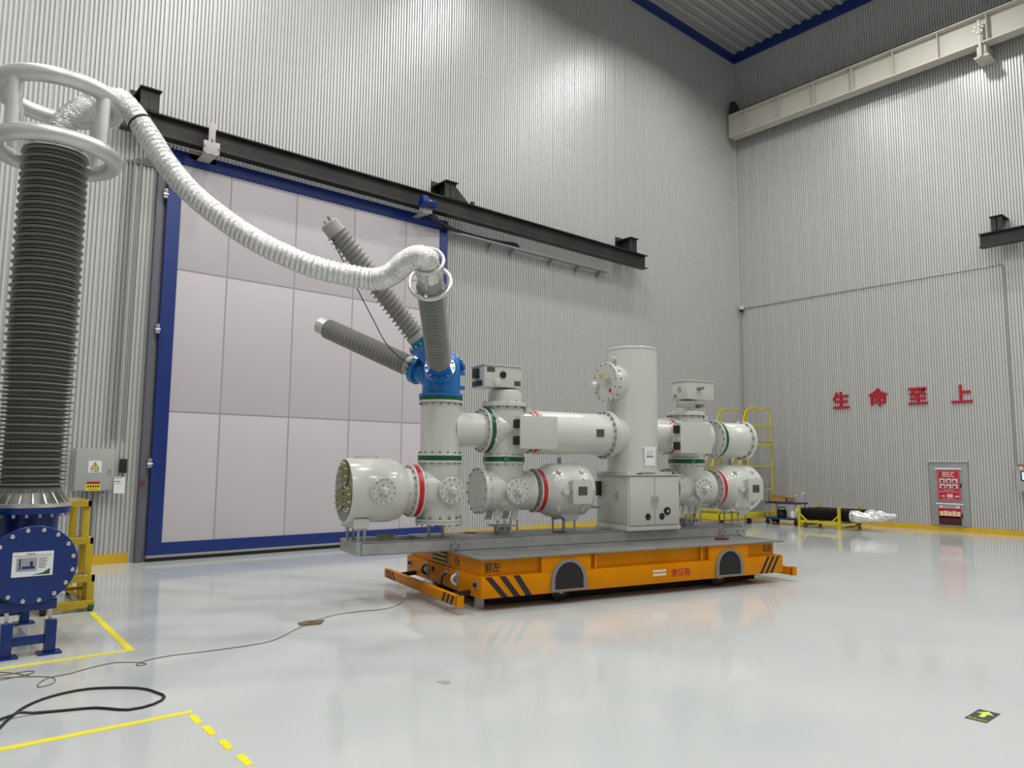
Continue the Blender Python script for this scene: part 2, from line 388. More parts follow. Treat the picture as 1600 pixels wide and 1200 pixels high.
cc.part('housing', MB().rev([(0, .05), (.02, .085), (.12, .085), (.16, .04)], (XB-.14, YA-.16, 6.55), (0, 0, -1), 16), M_CAB)
cc.part('dome', MB().rev([(0, .065), (.04, .055), (.07, .02)], (XB-.14, YA-.16, 6.41), (0, 0, -1), 14), M_GLASS)
cc.part('wall_mount', MB().cyl((XB-.14, YA-.16, 6.5), (XB-.03, YA-.05, 6.52), .025, 8), M_CAB)
cc.part('cable_pipe', MB().tube([(XB-.10, YA-.09, 6.5), (XB-.10, YA-.09, 0.1)], .02, 8), M_ALU)

# red raised characters of the slogan
for i, (chx, yc, zc, wd, nm) in enumerate((('\u751f', 9.65, 3.41, 'leftmost'), ('\u547d', 8.64, 3.43, 'second'), ('\u81f3', 7.64, 3.40, 'third'), ('\u4e0a', 6.62, 3.39, 'rightmost')) and
        (('\u751f', 9.65, 3.41, 0, 'leftmost red raised Chinese character of the four on the right wall'),
         ('\u547d', 8.64, 3.43, 0, 'second red Chinese character from the left, peaked like a roof'),
         ('\u81f3', 7.64, 3.40, 0, 'third red Chinese character, with flat top and bottom strokes'),
         ('\u4e0a', 6.62, 3.39, 0, 'rightmost red Chinese character, above the red fire posters'))):
    me = text_mesh(chx, .50, .02, .011)
    xs_ = [v.co.x for v in me.vertices]; ys_ = [v.co.y for v in me.vertices]; cx, cy = (min(xs_)+max(xs_))/2, (min(ys_)+max(ys_))/2
    for v in me.vertices: v.co = V3((-v.co.z, -(v.co.x-cx), v.co.y-cy))
    me.materials.clear(); me.materials.append(M_REDSIGN); me.flip_normals() if False else None
    o = link('wall_character', me); o.location = (XB-.045, yc, zc); o['label'] = nm; o['category'] = 'sign'; o['group'] = 'red characters of the wall slogan'

# fire hydrant cabinet
fc = Thing('fire_cabinet', 'grey wall cabinet with two red framed fire safety posters', 'cabinet', (XB-.03, 7.03, .13))
fc.part('surround', MB().box(XB-.06, XB-.018, 6.58, 7.46, .13, 1.70), M_ALU, bev=.006)
fc.part('top_ledge', MB().box(XB-.09, XB-.018, 6.56, 7.48, 1.70, 1.73), M_CAB)
def poster(y0, y1, z0, z1, top):
    xf = XB-.062
    fr = fc.part('door', MB().box(xf-.02, xf, y0-.03, y1+.03, z0-.03, z1+.03), M_ALU, bev=.004)
    fc.part('top_strip', MB().box(xf-.035, xf-.018, y0-.05, y1+.05, z1+.01, z1+.045), M_PAPER, fr)
    fc.part('poster', MB().box(xf-.024, xf-.02, y0, y1, z0, z1), M_PRED if top else M_DRED, fr, smooth=0)
    fc.part('handle', MB().box(xf-.05, xf-.02, y0-.028, y0-.008, (z0+z1)/2-.05, (z0+z1)/2+.05), M_BLACK, fr)
    W = y1-y0; H = z1-z0; p = MB(); k = MB(); P = lambda a, c, e, f_, mb: mb.box(xf-.0265, xf-.024, y1-W*c, y1-W*a, z0+H*e, z0+H*f_)
    if top:
        for e, f_ in ((.025, .032), (.968, .975)): P(.05, .95, e, f_, p)
        for a, c in ((.05, .06), (.94, .95)): P(a, c, .025, .975, p)
        P(.2, .8, .775, .80, p); P(.28, .72, .335, .35, p)
        for i in range(3):
            for j in range(2):
                P(.10+.28*i, .34+.28*i, .58-.18*j, .72-.18*j, p)
                a0 = .14+.28*i+random.uniform(0, .06); xk = xf-.0265
                k.box(xk-.002, xk, y1-W*(a0+.11), y1-W*a0, z0+H*(.595-.18*j), z0+H*(.67-.18*j-random.uniform(0, .03)))
        P(.40, .66, .10, .22, p); P(.16, .32, .12, .17, p); P(.74, .92, .12, .17, p); P(.2, .8, .05, .06, p)
        for i in range(4): P(.08, .92, .27+.015*i, .274+.015*i, p)
        fc.part('print', p, M_PINK, fr, smooth=0); fc.part('pictures', k, M_INK, fr, smooth=0)
        text_part('heading', '\u6d88\u9632\u6813', W*.20, M_PINK, (xf-.026, (y0+y1)/2, z0+H*.875), (0, -1, 0), (0, 0, 1), fr, fc.base, .001, .002)
    else:
        q = MB(); P(.0, 1, .35, .82, q); fc.part('red_field', q, M_PRED, fr, smooth=0)
        P(.03, .97, .84, .98, p); P(.03, .97, .36, .43, p)
        fc.part('print', p, M_PINK, fr, smooth=0)
        c = MB()
        for i in range(5): c.box(xf-.0285, xf-.0265, y1-W*(.22+.185*i), y1-W*(.06+.185*i), z0+H*.46, z0+H*(.68+.03*(i % 2)))
        fc.part('pictures', c, M_CREAMP, fr, smooth=0)
        for i in range(7): k.box(xf-.0285, xf-.0265, y1-W*(.27+.08*i), y1-W*(.22+.08*i), z0+H*.885, z0+H*.94)
        fc.part('heading', k, M_INK, fr, smooth=0)
poster(6.755, 7.265, .75, 1.51, True); poster(6.76, 7.275, .15, .645, False)

# control box with screen at the far right
cb = Thing('control_panel', 'grey wall control box with lit screen at right edge of photo', 'control box', (XB-.15, 5.0, 1.03))
cb.part('housing', MB().box(XB-.28, XB-.018, 4.6, 5.49, 1.03, 1.65), M_BOX, bev=.008)
cb.part('rain_hood', MB().box(XB-.33, XB-.018, 4.56, 5.53, 1.65, 1.68), M_ALU, bev=.004)
s_ = cb.part('bezel', MB().box(XB-.295, XB-.28, 4.85, 5.415, 1.28, 1.50), M_BLACK, bev=.004)
cb.part('screen', MB().box(XB-.298, XB-.295, 4.88, 5.385, 1.305, 1.475), M_SCREEN, s_, smooth=0)
cb.part('indicator', MB().rev([(0, .03), (.02, .03), (.03, .015)], (XB-.28, 5.40, 1.57), (-1, 0, 0), 14), M_LAMPR)
cb.part('cable_duct', MB().box(XB-.12, XB-.018, 5.2, 5.36, 0, 1.03), M_BLACKST)

# electrical box on back wall, phone-like reader, paper
eb = Thing('electrical_box', 'grey-green wall electrical box with warning stickers beside the door', 'electrical box', (2.46, YA-.1, 1.12))
EX0, EX1, EZ0, EZ1, EY = 2.19, 2.73, 1.12, 1.755, YA-.21
eb.part('body', MB().box(EX0, EX1, EY+.02, YA-.018, EZ0, EZ1), M_BOX, bev=.006)
d_ = eb.part('door', MB().box(EX0+.01, EX1-.01, EY, EY+.02, EZ0+.01, EZ1-.01), M_BOX, bev=.006)
eb.part('lock', MB().box(EX1-.085, EX1-.05, EY-.015, EY, 1.38, 1.45), M_STEEL, d_, bev=.003)
s1 = eb.part('warning_sticker', MB().box(2.365, 2.545, EY-.003, EY, 1.395, 1.575), M_PAPER, d_, smooth=0)
tri = MB(); tri.prism([(-.062, 0), (.062, 0), (0, .11)], (2.455, EY-.0035, 1.445), (1, 0, 0), (0, 0, 1), .0004); eb.part('triangle_border', tri, M_INK, d_, smooth=0)
tri = MB(); tri.prism([(-.046, 0), (.046, 0), (0, .082)], (2.455, EY-.0045, 1.455), (1, 0, 0), (0, 0, 1), .0004); eb.part('triangle', tri, M_WARN, d_, smooth=0)
tri = MB(); tri.prism([(.004, .065), (-.012, .03), (0, .032), (-.006, .006), (.014, .04), (.002, .038), (.012, .065)], (2.455, EY-.0055, 1.457), (1, 0, 0), (0, 0, 1), .0004); eb.part('lightning_mark', tri, M_INK, d_, smooth=0)
text_part('lettering', '\u5f53\u5fc3\u89e6\u7535', .03, M_INK, (2.455, EY-.004, 1.42), (1, 0, 0), (0, 0, 1), d_, eb.base, .0005)
eb.part('yellow_sticker', MB().box(2.35, 2.545, EY-.003, EY, EZ0+.005, 1.225), M_WARN, d_, smooth=0)
eb.part('sticker_header', MB().box(2.36, 2.535, EY-.004, EY-.003, 1.225, 1.26), M_REDSIGN, d_, smooth=0)
k = MB()
for i in range(5): k.box(2.368+.034*i, 2.392+.034*i, EY-.0045, EY-.003, 1.175, 1.205)
k.box(2.38, 2.52, EY-.0045, EY-.003, 1.145, 1.152); eb.part('sticker_print', k, M_INK, d_, smooth=0)
for cx_ in (2.36, 2.42, 2.50): eb.part('conduit', MB().cyl((cx_, YA-.08, 0), (cx_, YA-.08, EZ0), .02, 8), M_ALU)
eb.part('cable_tails', MB().tube(spline([(2.55, EY+.08, 1.12), (2.57, EY+.05, 1.05), (2.62, EY+.05, 1.07), (2.66, EY+.06, 1.12)], .02), .012, 6), M_INKG)
solo('card_reader', MB().box(2.825, 2.925, YA-.09, YA-.018, 1.39, 1.605), M_BLACK, 'small black card reader on the ribbed wall beside electrical box', 'card reader', (2.875, YA-.018, 1.39), bev=.01)
pp = Thing('hanging_paper', 'white paper sheets hanging at right corner of the electrical box', 'paper', (2.79, YA-.24, 1.075))
pp.part('sheet', MB().prism([(0, .26), (.15, .25), (.155, 0), (0, .01)], (2.72, YA-.235, 1.075), (1, 0, 0), (0, 0, 1), .004), M_PAPER, smooth=0)
pp.part('print', MB().box(2.73, 2.81, YA-.241, YA-.2395, 1.255, 1.265).box(2.73, 2.83, YA-.241, YA-.2395, 1.31, 1.318).box(2.73, 2.84, YA-.241, YA-.2395, 1.225, 1.228), M_INK, smooth=0)
wp = Thing('wall_pipe', 'bundle of thin vertical pipes on ribbed wall left of the door', 'pipes', (2.72, YA-.06, 1.9))
for i, px_ in enumerate((2.62, 2.70, 2.76, 2.86)):
    wp.part('pipe', MB().tube([(px_, YA-.06, 1.9), (px_, YA-.06, 6.36+.03*i), (px_+.03, YA-.06, 6.40+.03*i), (3.08, YA-.06, 6.40+.03*i)], .016, 8), M_ALU)

# ------------------------------------------------------------------ floor markings
def tape(pts, label, name='floor_tape', grp='yellow floor tape', m=M_TAPE):
    b = MB(); n = len(pts); b.add([(x, y, .0025) for x, y in pts]+[(x, y, 0) for x, y in pts], [tuple(range(n))]+[(i, n+i, n+(i+1) % n, (i+1) % n) for i in range(n)])
    c = (sum(p[0] for p in pts)/n, sum(p[1] for p in pts)/n, 0)
    return solo(name, b, m, label, 'floor tape', c, grp, smooth=0)
tape([(-1.5, 6.93), (1.745, 6.93), (1.745, 6.985), (-1.5, 6.985)], 'yellow tape line in front of the dark blue test bushing base')
tape([(1.69, 6.985), (1.745, 6.985), (1.82, 8.88), (1.765, 8.88)], 'yellow tape line leading from the corner to the yellow steps')
tape([(-1.5, 5.06), (1.62, 5.02), (1.635, 5.072), (-1.5, 5.13)], 'long yellow tape line nearest the camera beside the black cable')
for (y0, y1), lb in zip(((4.80, 4.975), (4.555, 4.725), (4.275, 4.44), (3.99, 4.16)), ('topmost', 'second', 'third', 'bottom')):
    tape([(1.577, y0), (1.617, y0), (1.63, y1), (1.583, y1)], lb+' short yellow dash of the dashed tape row in foreground', grp='yellow tape dashes')
st = Thing('floor_sticker', 'black floor sticker with lime green exit arrow', 'sticker', (5.53, 1.79, 0))
st.part('backing', MB().box(5.395, 5.66, 1.728, 1.852, 0, .0025), M_STICK, smooth=0)
a = MB(); a.prism([(-.05, -.016), (.03, -.016), (.03, -.05), (.095, 0), (.03, .05), (.03, .016), (-.05, .016)], (5.545, 1.79, .0026), (1, 0, 0), (0, 1, 0), .0006)
st.part('arrow', a, M_LIME, smooth=0)
text_part('lettering', '\u5b89\u5168\u51fa\u53e3', .028, M_LIME, (5.43, 1.79, .0028), (0, -1, 0), (1, 0, 0), st.o, st.base, .0004, 0)
solo('floor_plate', MB().prism([(-.13, -.06), (.05, -.10), (.15, .03), (.0, .10), (-.12, .05)], (3.36, 6.99, 0), (1, 0, 0), (0, 1, 0), .012), M_BROWN, 'flat brown scrap lying on floor under the thin wire', 'scrap', (3.36, 6.99, 0))
solo('floor_chip', MB().prism([(-.03, -.05), (.02, -.045), (.045, .0), (.03, .05), (-.01, .03), (-.04, .045)], (3.25, 4.556, 0), (1, 0, 0), (0, 1, 0), .003), M_INKG, 'small dark grey flake on the floor in front of the trolley', 'debris', (3.25, 4.556, 0))
def cable(name, pts, r, m, label, cat='cable', step=.06):
    p = spline([(x, y, (z if len(q) > 2 else r)) for q in pts for x, y, z in [(*q, r) if len(q) == 2 else q]], step)
    return solo(name, MB().tube(p, r, 8), m, label, cat, (pts[0][0], pts[0][1], 0))
cable('power_cable', [(.3, 4.6), (.5, 5.05), (.654, 5.441), (.719, 5.599), (.825, 5.789), (.988, 5.925), (1.222, 5.953), (1.482, 5.762), (1.558, 5.573), (1.571, 5.438), (1.474, 5.33), (1.318, 5.312), (1.169, 5.48), (1.002, 5.552), (.837, 5.608, .012), (.76, 5.605, .03), (.67, 5.596, .012), (.3, 5.62), (-.3, 5.7)], .0085, M_BLACK, 'thick black cable looping on floor at lower left')
cable('thin_wire', [(.4, 6.80), (.776, 6.662), (.997, 6.527), (1.081, 6.417), (1.05, 6.27), (.965, 6.225), (.96, 6.30), (1.04, 6.43, .008), (1.193, 6.475), (1.35, 6.56), (1.522, 6.597), (1.66, 6.49), (1.70, 6.40), (1.64, 6.39), (1.66, 6.46, .008), (1.889, 6.551), (2.282, 6.502), (2.733, 6.515), (3.098, 6.8), (3.338, 6.966, .016), (3.692, 7.191), (3.997, 7.205), (4.282, 7.158), (4.5, 7.25), (4.70, 7.40, .03), (4.87, 7.36, .18), (4.93, 7.25, .26), (5.02, 7.13, .30), (5.08, 7.06, .45), (5.165, 7.03, .62)], 0.0034, M_WIRE, 'thin brown wire trailing from the trolley across the floor', 'wire')
cable('twine', [(.55, 6.62), (.8, 6.60), (.98, 6.66), (.96, 6.74), (.75, 6.74), (.6, 6.9), (.8, 6.83), (.95, 6.60)], .0035, M_WIRE, 'tangled brown twine at left edge below the tape', 'wire')

# ================================================================== TROLLEY
FO = V3((5.005, 6.376, 0)); FA = R(-11.62); FR = (FO, FA)
tl = Thing('transfer_trolley', 'orange flat-deck transfer trolley with black hazard stripes', 'trolley', (2.3, 1.1, 0), FR)
ZB, ZL, ZD = .135, .365, .56
TW = 2.22
body = MB().box(0, 4.63, 0, TW, ZB, ZL)
bo = tl.part('lower_body', body, M_ORANGE, bev=.006)
ub = tl.part('upper_body', MB().box(.03, 4.52, .06, TW-.06, ZL, .545), M_ORANGE, bev=.004)
tl.part('web_plate', MB().box(.76, 1.43, .0, .06, ZL, .545), M_ORANGE, bev=.003)
tl.part('web_plate', MB().box(3.28, 3.98, .0, .06, ZL, .545), M_ORANGE, bev=.003)
for ux in (1.50, 3.16): tl.part('post', MB().box(ux, ux+.03, .02, .06, ZL, .545), M_ORANGE)
tl.part('deck_plate', MB().box(-.02, 4.66, -.02, TW+.03, .545, ZD), M_DECK, bev=.003)
def arch_poly(w, h, k=14, sx=1.0):
    return [(-w, 0)]+[(w*math.cos(math.pi-math.pi*i/k), (h-w*1.05)+w*1.05*math.sin(math.pi*i/k)) for i in range(k+1)]+[(w, 0)]
for uc in (1.12, 3.625):
    gr = MB(); A = arch_poly(.245, .355); B = arch_poly(.195, .30); n = len(A)
    oz = .15
    vs = [(uc+x, -.025, oz+z) for x, z in A]+[(uc+x, -.025, oz+.02+z) for x, z in B]+[(uc+x, 0, oz+z) for x, z in A]+[(uc+x, 0, oz+.02+z) for x, z in B]
    fs = [(i, i+1, n+i+1, n+i) for i in range(n-1)]+[(0, n, 2*n-1, n-1)]+[(2*n+i, 2*n+i+1, i+1, i) for i in range(n-1)]+[(n+i, n+i+1, 3*n+i+1, 3*n+i) for i in range(n-1)]+[(n, 2*n-1, 4*n-1, 3*n)]
    gf = tl.part('grille_frame', gr.add(vs, fs), M_ARCH, smooth=0)
    bk = MB(); bk.prism([(x, z) for x, z in B], (uc, -.003, oz+.02), (1, 0, 0), (0, 0, 1), .002); tl.part('grille_shade_sheet', bk, M_SHADE, gf, smooth=0)  # flat dark sheet, paints the shaded interior behind the mesh
    ms = MB(); hz = .30
    def half(z):
        zz = hz-.195*1.05
        return .195 if z < zz else .195*math.sqrt(max(0, 1-((z-zz)/(.195*1.05))**2))
    for i in range(16):
        z = .012+.0185*i; wv = half(z)
        if wv > .02: ms.box(uc-wv, uc+wv, -.014, -.008, oz+.02+z-.002, oz+.02+z+.002)
        for j in range(-11, 12):
            xx_ = (j+.5*(i % 2))*.0175
            if abs(xx_) < wv-.004 and z+.0185 < hz: ms.box(uc+xx_-.002, uc+xx_+.002, -.014, -.008, oz+.02+z, oz+.02+z+.0185)
    tl.part('wire_mesh', ms, M_WMESH, gf, kind='stuff', smooth=0)
# stripes
for i in range(3):
    s = MB(); s.prism([(.045+.175*i, .362), (.125+.175*i, .362), (.335+.15*i, ZB+.002), (.255+.15*i, ZB+.002)], (0, -.0005, 0), (1, 0, 0), (0, 0, 1), .0015); tl.part('hazard_stripe', s, M_BLACK, bo, smooth=0)
    s = MB(); s.prism([(4.335+.095*i, .362), (4.385+.095*i, .362), (4.235+.095*i, ZB+.002), (4.185+.095*i, ZB+.002)], (0, -.0005, 0), (1, 0, 0), (0, 0, 1), .0015); tl.part('hazard_stripe', s, M_BLACK, bo, smooth=0)
text_part('lettering', '\u524d\u5de6', .115, M_INK, (.165, .058, .457), (1, 0, 0), (0, 0, 1), ub, tl.base, .001, .002, sx=.85)
text_part('lettering', '\u5de6\u540e', .10, M_INK, (4.40, .058, .465), (1, 0, 0), (0, 0, 1), ub, tl.base, .001, .002, sx=.85)
text_part('lettering', '10t', .15, M_INK, (.029, .68, .455), (0, -1, 0), (0, 0, 1), ub, tl.base, .001, .001, sx=.75)
text_part('lettering', '\u6db2\u538b\u7bb1', .10, M_REDSIGN, (2.80, -.001, .25), (1, 0, 0), (0, 0, 1), bo, tl.base, .001, .001, sx=1.05)
k = MB()
for j, zz in enumerate((.285, .24)):
    for i in range(6): k.box(2.36+.035*i, 2.385+.035*i, -.0015, 0, zz-.014, zz+.014)
tl.part('faded_print', k, M_PAPER, bo, smooth=0)
# end face details (facing -u)
def disc(u_, v_, z_, r, m, th=.012, sz=1., name='cover'):
    b = MB(); b.prism([(r*math.cos(2*math.pi*k/20), r*sz*math.sin(2*math.pi*k/20)) for k in range(20)], (u_, v_, z_), (0, -1, 0), (0, 0, 1), th); return b
for v_, m in ((.62, M_PAPER), (1.52, M_BLACK)):
    cv = tl.part('end_cover', disc(0, v_, .265, .065, M_ALU, .012, 1.5), M_ALU, bo)
    tl.part('hook', MB().tube(spline([(-.012, v_, .20), (-.06, v_, .24), (-.06, v_, .29), (-.012, v_, .32)], .02), .015, 8), m, cv)
for v_, z_ in ((.12, .27), (2.1, .27)):
    cv = tl.part('sensor_plate', MB().box(-.008, 0, v_-.045, v_+.045, z_-.05, z_+.05), M_ALU, bo)
    tl.part('sensor', MB().cyl((-.03, v_, z_), (-.005, v_, z_), .025, 12), M_BLACK, cv)
tl.part('button', MB().cyl((-.02, 1.32, .29), (0, 1.32, .29), .03, 12), M_BLACK, bo)
tl.part('cable_gland', MB().cyl((-.03, .85, .30), (0, .85, .30), .03, 12), M_STEEL, bo)
tl.part('cable', MB().tube(spline([(-.03, .85, .30), (-.08, .86, .26), (-.07, .9, .18), (-.02, .95, .14)], .03), .012, 8), M_BLACK, bo)
tl.part('ladder_opening', MB().box(.026, .031, .98, 1.42, .385, .52), M_DRED, ub, smooth=0)
for zz in (.40, .45, .50): tl.part('rung', MB().box(-.0, .026, .98, 1.40, zz-.008, zz+.008), M_YELLOW, ub)
# bumpers
def bumper(ue, sgn, lab=None):
    b = MB(); b.prism([(0, 0), (.10, 0), (.10, .10), (.03, .115), (0, .10)], (ue, (0 if sgn < 0 else TW), .09), (-1*(-sgn), 0, 0), (0, 0, 1), 1) if False else None
    b.box(ue-.03, ue+.03, -.04, TW+.04, .085, .195); bb = tl.part('bumper', b, M_ORANGE, bev=.004)
    tl.part('bumper_cap', MB().box(ue-.03, ue+.05, -.045, .0, .085, .195), M_ORANGE, bb)
    fx = ue-.031 if sgn < 0 else ue+.031
    for i in range(3):
        for v0, s2 in ((.12+.11*i, -.07), (TW-.12-.11*i, .07)):
            s = MB(); ax = (0, -1, 0) if sgn < 0 else (0, 1, 0); q = -1 if sgn < 0 else 1
            s.prism([(q*(v0+.03), .086), (q*(v0-.03), .086), (q*(v0-.03+s2), .194), (q*(v0+.03+s2), .194)][::(-1 if q > 0 else 1)], (fx, 0, 0), ax, (0, 0, 1), .0012); tl.part('hazard_stripe', s, M_BLACK, bb, smooth=0)
    for v_ in (.28, 1.9):
        tl.part('bumper_arm', MB().bar((ue, v_, .15), ((0 if sgn < 0 else 4.63), v_, .17), .05, .05), M_BLACK, bb)
bumper(-.27, -1); bumper(4.80, 1)
tl.part('jack_leg', MB().box(.04, .12, .16, .24, 0.0, .14), M_ALU)
tl.part('under_shade_block', MB().box(.25, 4.4, .30, TW-.30, .02, ZB), M_SHADE)  # dark box added to deepen the shadow beneath the trolley
for uu in (1.12, 3.6):
    for v_ in (.22, TW-.22):
        wh = tl.part('wheel', MB().rev([(0, .10), (.015, .125), (.10, .125), (.115, .10)], (uu, v_-.06, .125), (0, 1, 0), 24), M_BLACK)
        tl.part('hub', MB().cyl((uu, v_-.075, .125), (uu, v_+.07, .125), .04, 14), M_ALU, wh)
solo('deck_block', MB().box(3.86, 4.04, .40, .50, ZD, ZD+.03), M_REDB, 'small brick-red block lying on the near edge of trolley deck', 'block', (3.95, .45, ZD), frame=FR, bev=.004)

# ================================================================== SWITCHGEAR
V = 1.09
gs = Thing('gas_insulated_switchgear', 'white gas-insulated switchgear assembly with three tilted bushings on the trolley', 'switchgear', (1.85, V, ZD), FR)
UX, VY, UZ = V3((1, 0, 0)), V3((0, 1, 0)), V3((0, 0, 1))
def gp(name, mb, m, parent=None, **k): return gs.part(name, mb, m, parent, **k)
# --- base frame
FZ = .70
bf = gp('base_frame', MB().box(-1.08, 4.76, .78, .79, ZD, FZ).box(-1.08, 4.76, .78, .86, FZ-.012, FZ).box(-1.08, 4.76, .78, .86, ZD, ZD+.012), M_GALV, smooth=0)
gp('far_rail', MB().box(-1.08, 4.76, 1.45, 1.46, ZD, FZ).box(-1.08, 4.76, 1.38, 1.46, FZ-.012, FZ).box(-1.08, 4.76, 1.38, 1.46, ZD, ZD+.012), M_GALV, bf, smooth=0)
for uu in (-1.08, -.25, .75, 1.6, 2.55, 3.35, 3.9, 4.55):
    gp('cross_member', MB().box(uu, uu+.06, .79, 1.45, ZD, FZ-.012), M_GALV, bf, smooth=0)
for uu in (.04, 4.28): gp('splice_plate', MB().box(uu-.05, uu+.05, .772, .78, ZD+.01, FZ-.01), M_GALV, bf)
gp('bolts', MB().bolts((.04, .772, .63), (0, -1, 0), .045, 4, .01, .02, .5).bolts((4.65, .78, .63), (0, -1, 0), .06, 4, .012, .015, .5).bolts((4.28, .772, .63), (0, -1, 0), .045, 4, .01, .02, .5), M_BOLT, bf, kind='stuff')
gp('end_block', MB().box(-1.14, -1.08, .80, 1.44, ZD, FZ), M_GALV, bf, bev=.004)
gp('top_plate', MB().box(-.28, 4.74, .87, 1.50, FZ, FZ+.006), M_DECK, bf, smooth=0)
for hu, hv in ((.50, 1.33), (1.62, .98)):
    gp('hole_shade_disc', MB().rev([(0, .10), (.002, .10)], (hu, hv, FZ+.0055), (0, 0, 1), 24), M_SHADE, bf)  # dark disc on the plate, its colour stands for the shade in a hole
def rods(parent, us, vs, z0, z1, r=.016):
    for uu in us:
        for v_ in vs:
            b = MB().cyl((uu, v_, z0), (uu, v_, z1), r, 10).rev([(0, r*1.8), (.02, r*1.8)], (uu, v_, z0), UZ, 6).rev([(0, r*1.8), (.02, r*1.8)], (uu, v_, z1-.03), UZ, 6)
            gp('levelling_rod', b, M_GALV, parent)
def flange(parent, c, ax, r, band=None, tw=.03, tb=.055, nb=16, rb=None):
    """two white flange rings, a coloured band between, and bolts; centred at c"""
    c = V3(c); ax = V3(ax).normalized(); b2 = (tb/2 if band else 0)
    for sgn in (-1, 1):
        gp('flange', MB().rev([(0, r-.006), (.006, r), (tw-.006, r), (tw, r-.006)], c+ax*(sgn*(b2+tw/2))-ax*(tw/2), ax, 40), M_WHITE, parent)
    if band: gp('band', MB().rev([(0, r-.004), (tb, r-.004)], c-ax*(tb/2), ax, 40), band, parent)
    gp('bolts', MB().bolts(c-ax*(b2+tw+.022), ax, r-.028, nb, .011, .024).bolts(c+ax*(b2+tw), ax, r-.028, nb, .011, .024), M_BOLT, parent, kind='stuff')
def port(parent, c, ax, r, th=.05, cap=True, nb=12, lab=False):
    c = V3(c); ax = V3(ax).normalized()
    pf = gp('port_flange', MB().rev([(0, r*.86), (th-.035, r*.86), (th-.03, r), (th-.004, r), (th, r-.004)], c, ax, 32), M_WHITE, parent)
    gp('bolts', MB().bolts(c+ax*th, ax, r*.84, nb, .008, .012).bolts(c+ax*(th+.012), ax, r*.42, 6, .007, .01), M_BOLT, pf, kind='stuff') if parent is gs.o else gp('bolts', MB().bolts(c+ax*th, ax, r*.84, nb, .008, .012).bolts(c+ax*(th+.012), ax, r*.42, 6, .007, .01), M_BOLT, parent, kind='stuff')
    gp('port_boss', MB().rev([(0, r*.52), (.012, r*.52), (.014, r*.3), (.05, r*.3), (.06, r*.26)], c+ax*th, ax, 20), M_WHITE, parent if parent is not gs.o else pf)
    if cap:
        e = c+ax*(th+.05); gp('valve_cap', MB().rev([(0, r*.22), (.03, r*.28), (.06, r*.26), (.075, r*.12)], e-UZ*.035, UZ, 16), M_WHITE, parent if parent is not gs.o else pf)
ZLO, ZUP = 1.245, 2.0
# --- left instrument tank
lt = gp('voltage_transformer_tank', MB().rev([(0, .35), (0, .362), (.012, .368), (.52, .368), (.60, .352), (.66, .315), (.695, .275), (.71, .262), (.85, .262)], (-1.22, V, 1.265), UX, 56, caps=False), M_WHITE)
gp('inner_rim', MB().rev([(0, .35), (.03, .35)], (-1.22, V, 1.265), UX, 56, caps=False), M_WHITE, lt)
gp('end_plate', MB().rev([(0, .352), (.01, .352)], (-1.205, V, 1.265), UX, 48), M_PLATE, lt)
for an in (90, 210, 330):
    c = V3((-1.222, V-.185*math.cos(R(an)), 1.265+.185*math.sin(R(an))))
    gp('olive_lid', MB().rev([(0, .15), (.018, .15)], c, UX, 28), M_OLIVE, lt)
    gp('studs', MB().bolts(c-UX*.03, UX, .135, 10, .009, .05), M_STEEL, lt, kind='stuff')
port(lt, (-.88, V-.35, 1.275), (0, -1, 0), .148, .06)
gp('top_port', MB().rev([(0, .14), (.05, .14), (.06, .12)], (-.93, V+.12, 1.265+.33), (0, .25, 1), 28), M_WHITE, lt)
for va, vb in ((-.24, 0), (.02, .24)): gp('foot', MB().box(-1.16, -.98, V+va, V+vb, .85, .96), M_WHITE, lt, bev=.006)
rods(lt, (-1.10, -1.03), (V-.22, V+.2), FZ-.08, .86)
gp('lug', MB().box(-.62, -.5, V-.30, V-.26, 1.25, 1.262), M_WHITE, lt)
flange(lt, (-.385, V, ZLO+.01), UX, .315, M_RED, .026, .058, 18)
# --- column 1
U1 = -.04
c1 = gp('left_column', MB().rev([(0, .25), (.74, .25)], (U1, V, .89), UZ, 48).rev([(0, .26), (.31, .26)], (U1-.32, V, ZLO+.01), UX, 40), M_WHITE)
gp('base_flange', MB().rev([(0, .285), (.028, .285)], (U1, V, .862), UZ, 40).rev([(0, .285), (.028, .285)], (U1, V, .895), UZ, 40), M_WHITE, c1)
gp('bolts', MB().bolts((U1, V, .923), UZ, .265, 14, .011, .03).bolts((U1, V, .84), UZ, .265, 14, .011, .024), M_BOLT, c1, kind='stuff')
rods(c1, (U1-.15, U1+.03), (V-.06,), FZ, .865, .016)
port(c1, (U1+.03, V-.245, ZLO+.02), (0, -1, 0), .158, .07)
flange(c1, (U1, V, 1.645), UZ, .275, M_GREEN, .026, .056, 16)
uc1 = gp('left_tee', MB().rev([(0, .245), (.62, .245)], (U1, V, 1.69), UZ, 48).rev([(.12, .235), (.26, .228), (.32, .215), (.56, .215)], (U1, V, ZUP), UX, 40), M_WHITE)
flange(uc1, (.565, V, ZUP), UX, .285, M_GREEN, .026, .056, 16)
fl = gp('flange', MB().rev([(0, .272), (.03, .272)], (U1, V, 2.315), UZ, 40), M_WHITE, uc1)
gp('band', MB().rev([(0, .27), (.05, .27)], (U1, V, 2.345), UZ, 40), M_GREEN, uc1)
gp('bolts', MB().bolts((U1, V, 2.29), UZ, .25, 16, .011, .024), M_BOLT, uc1, kind='stuff')
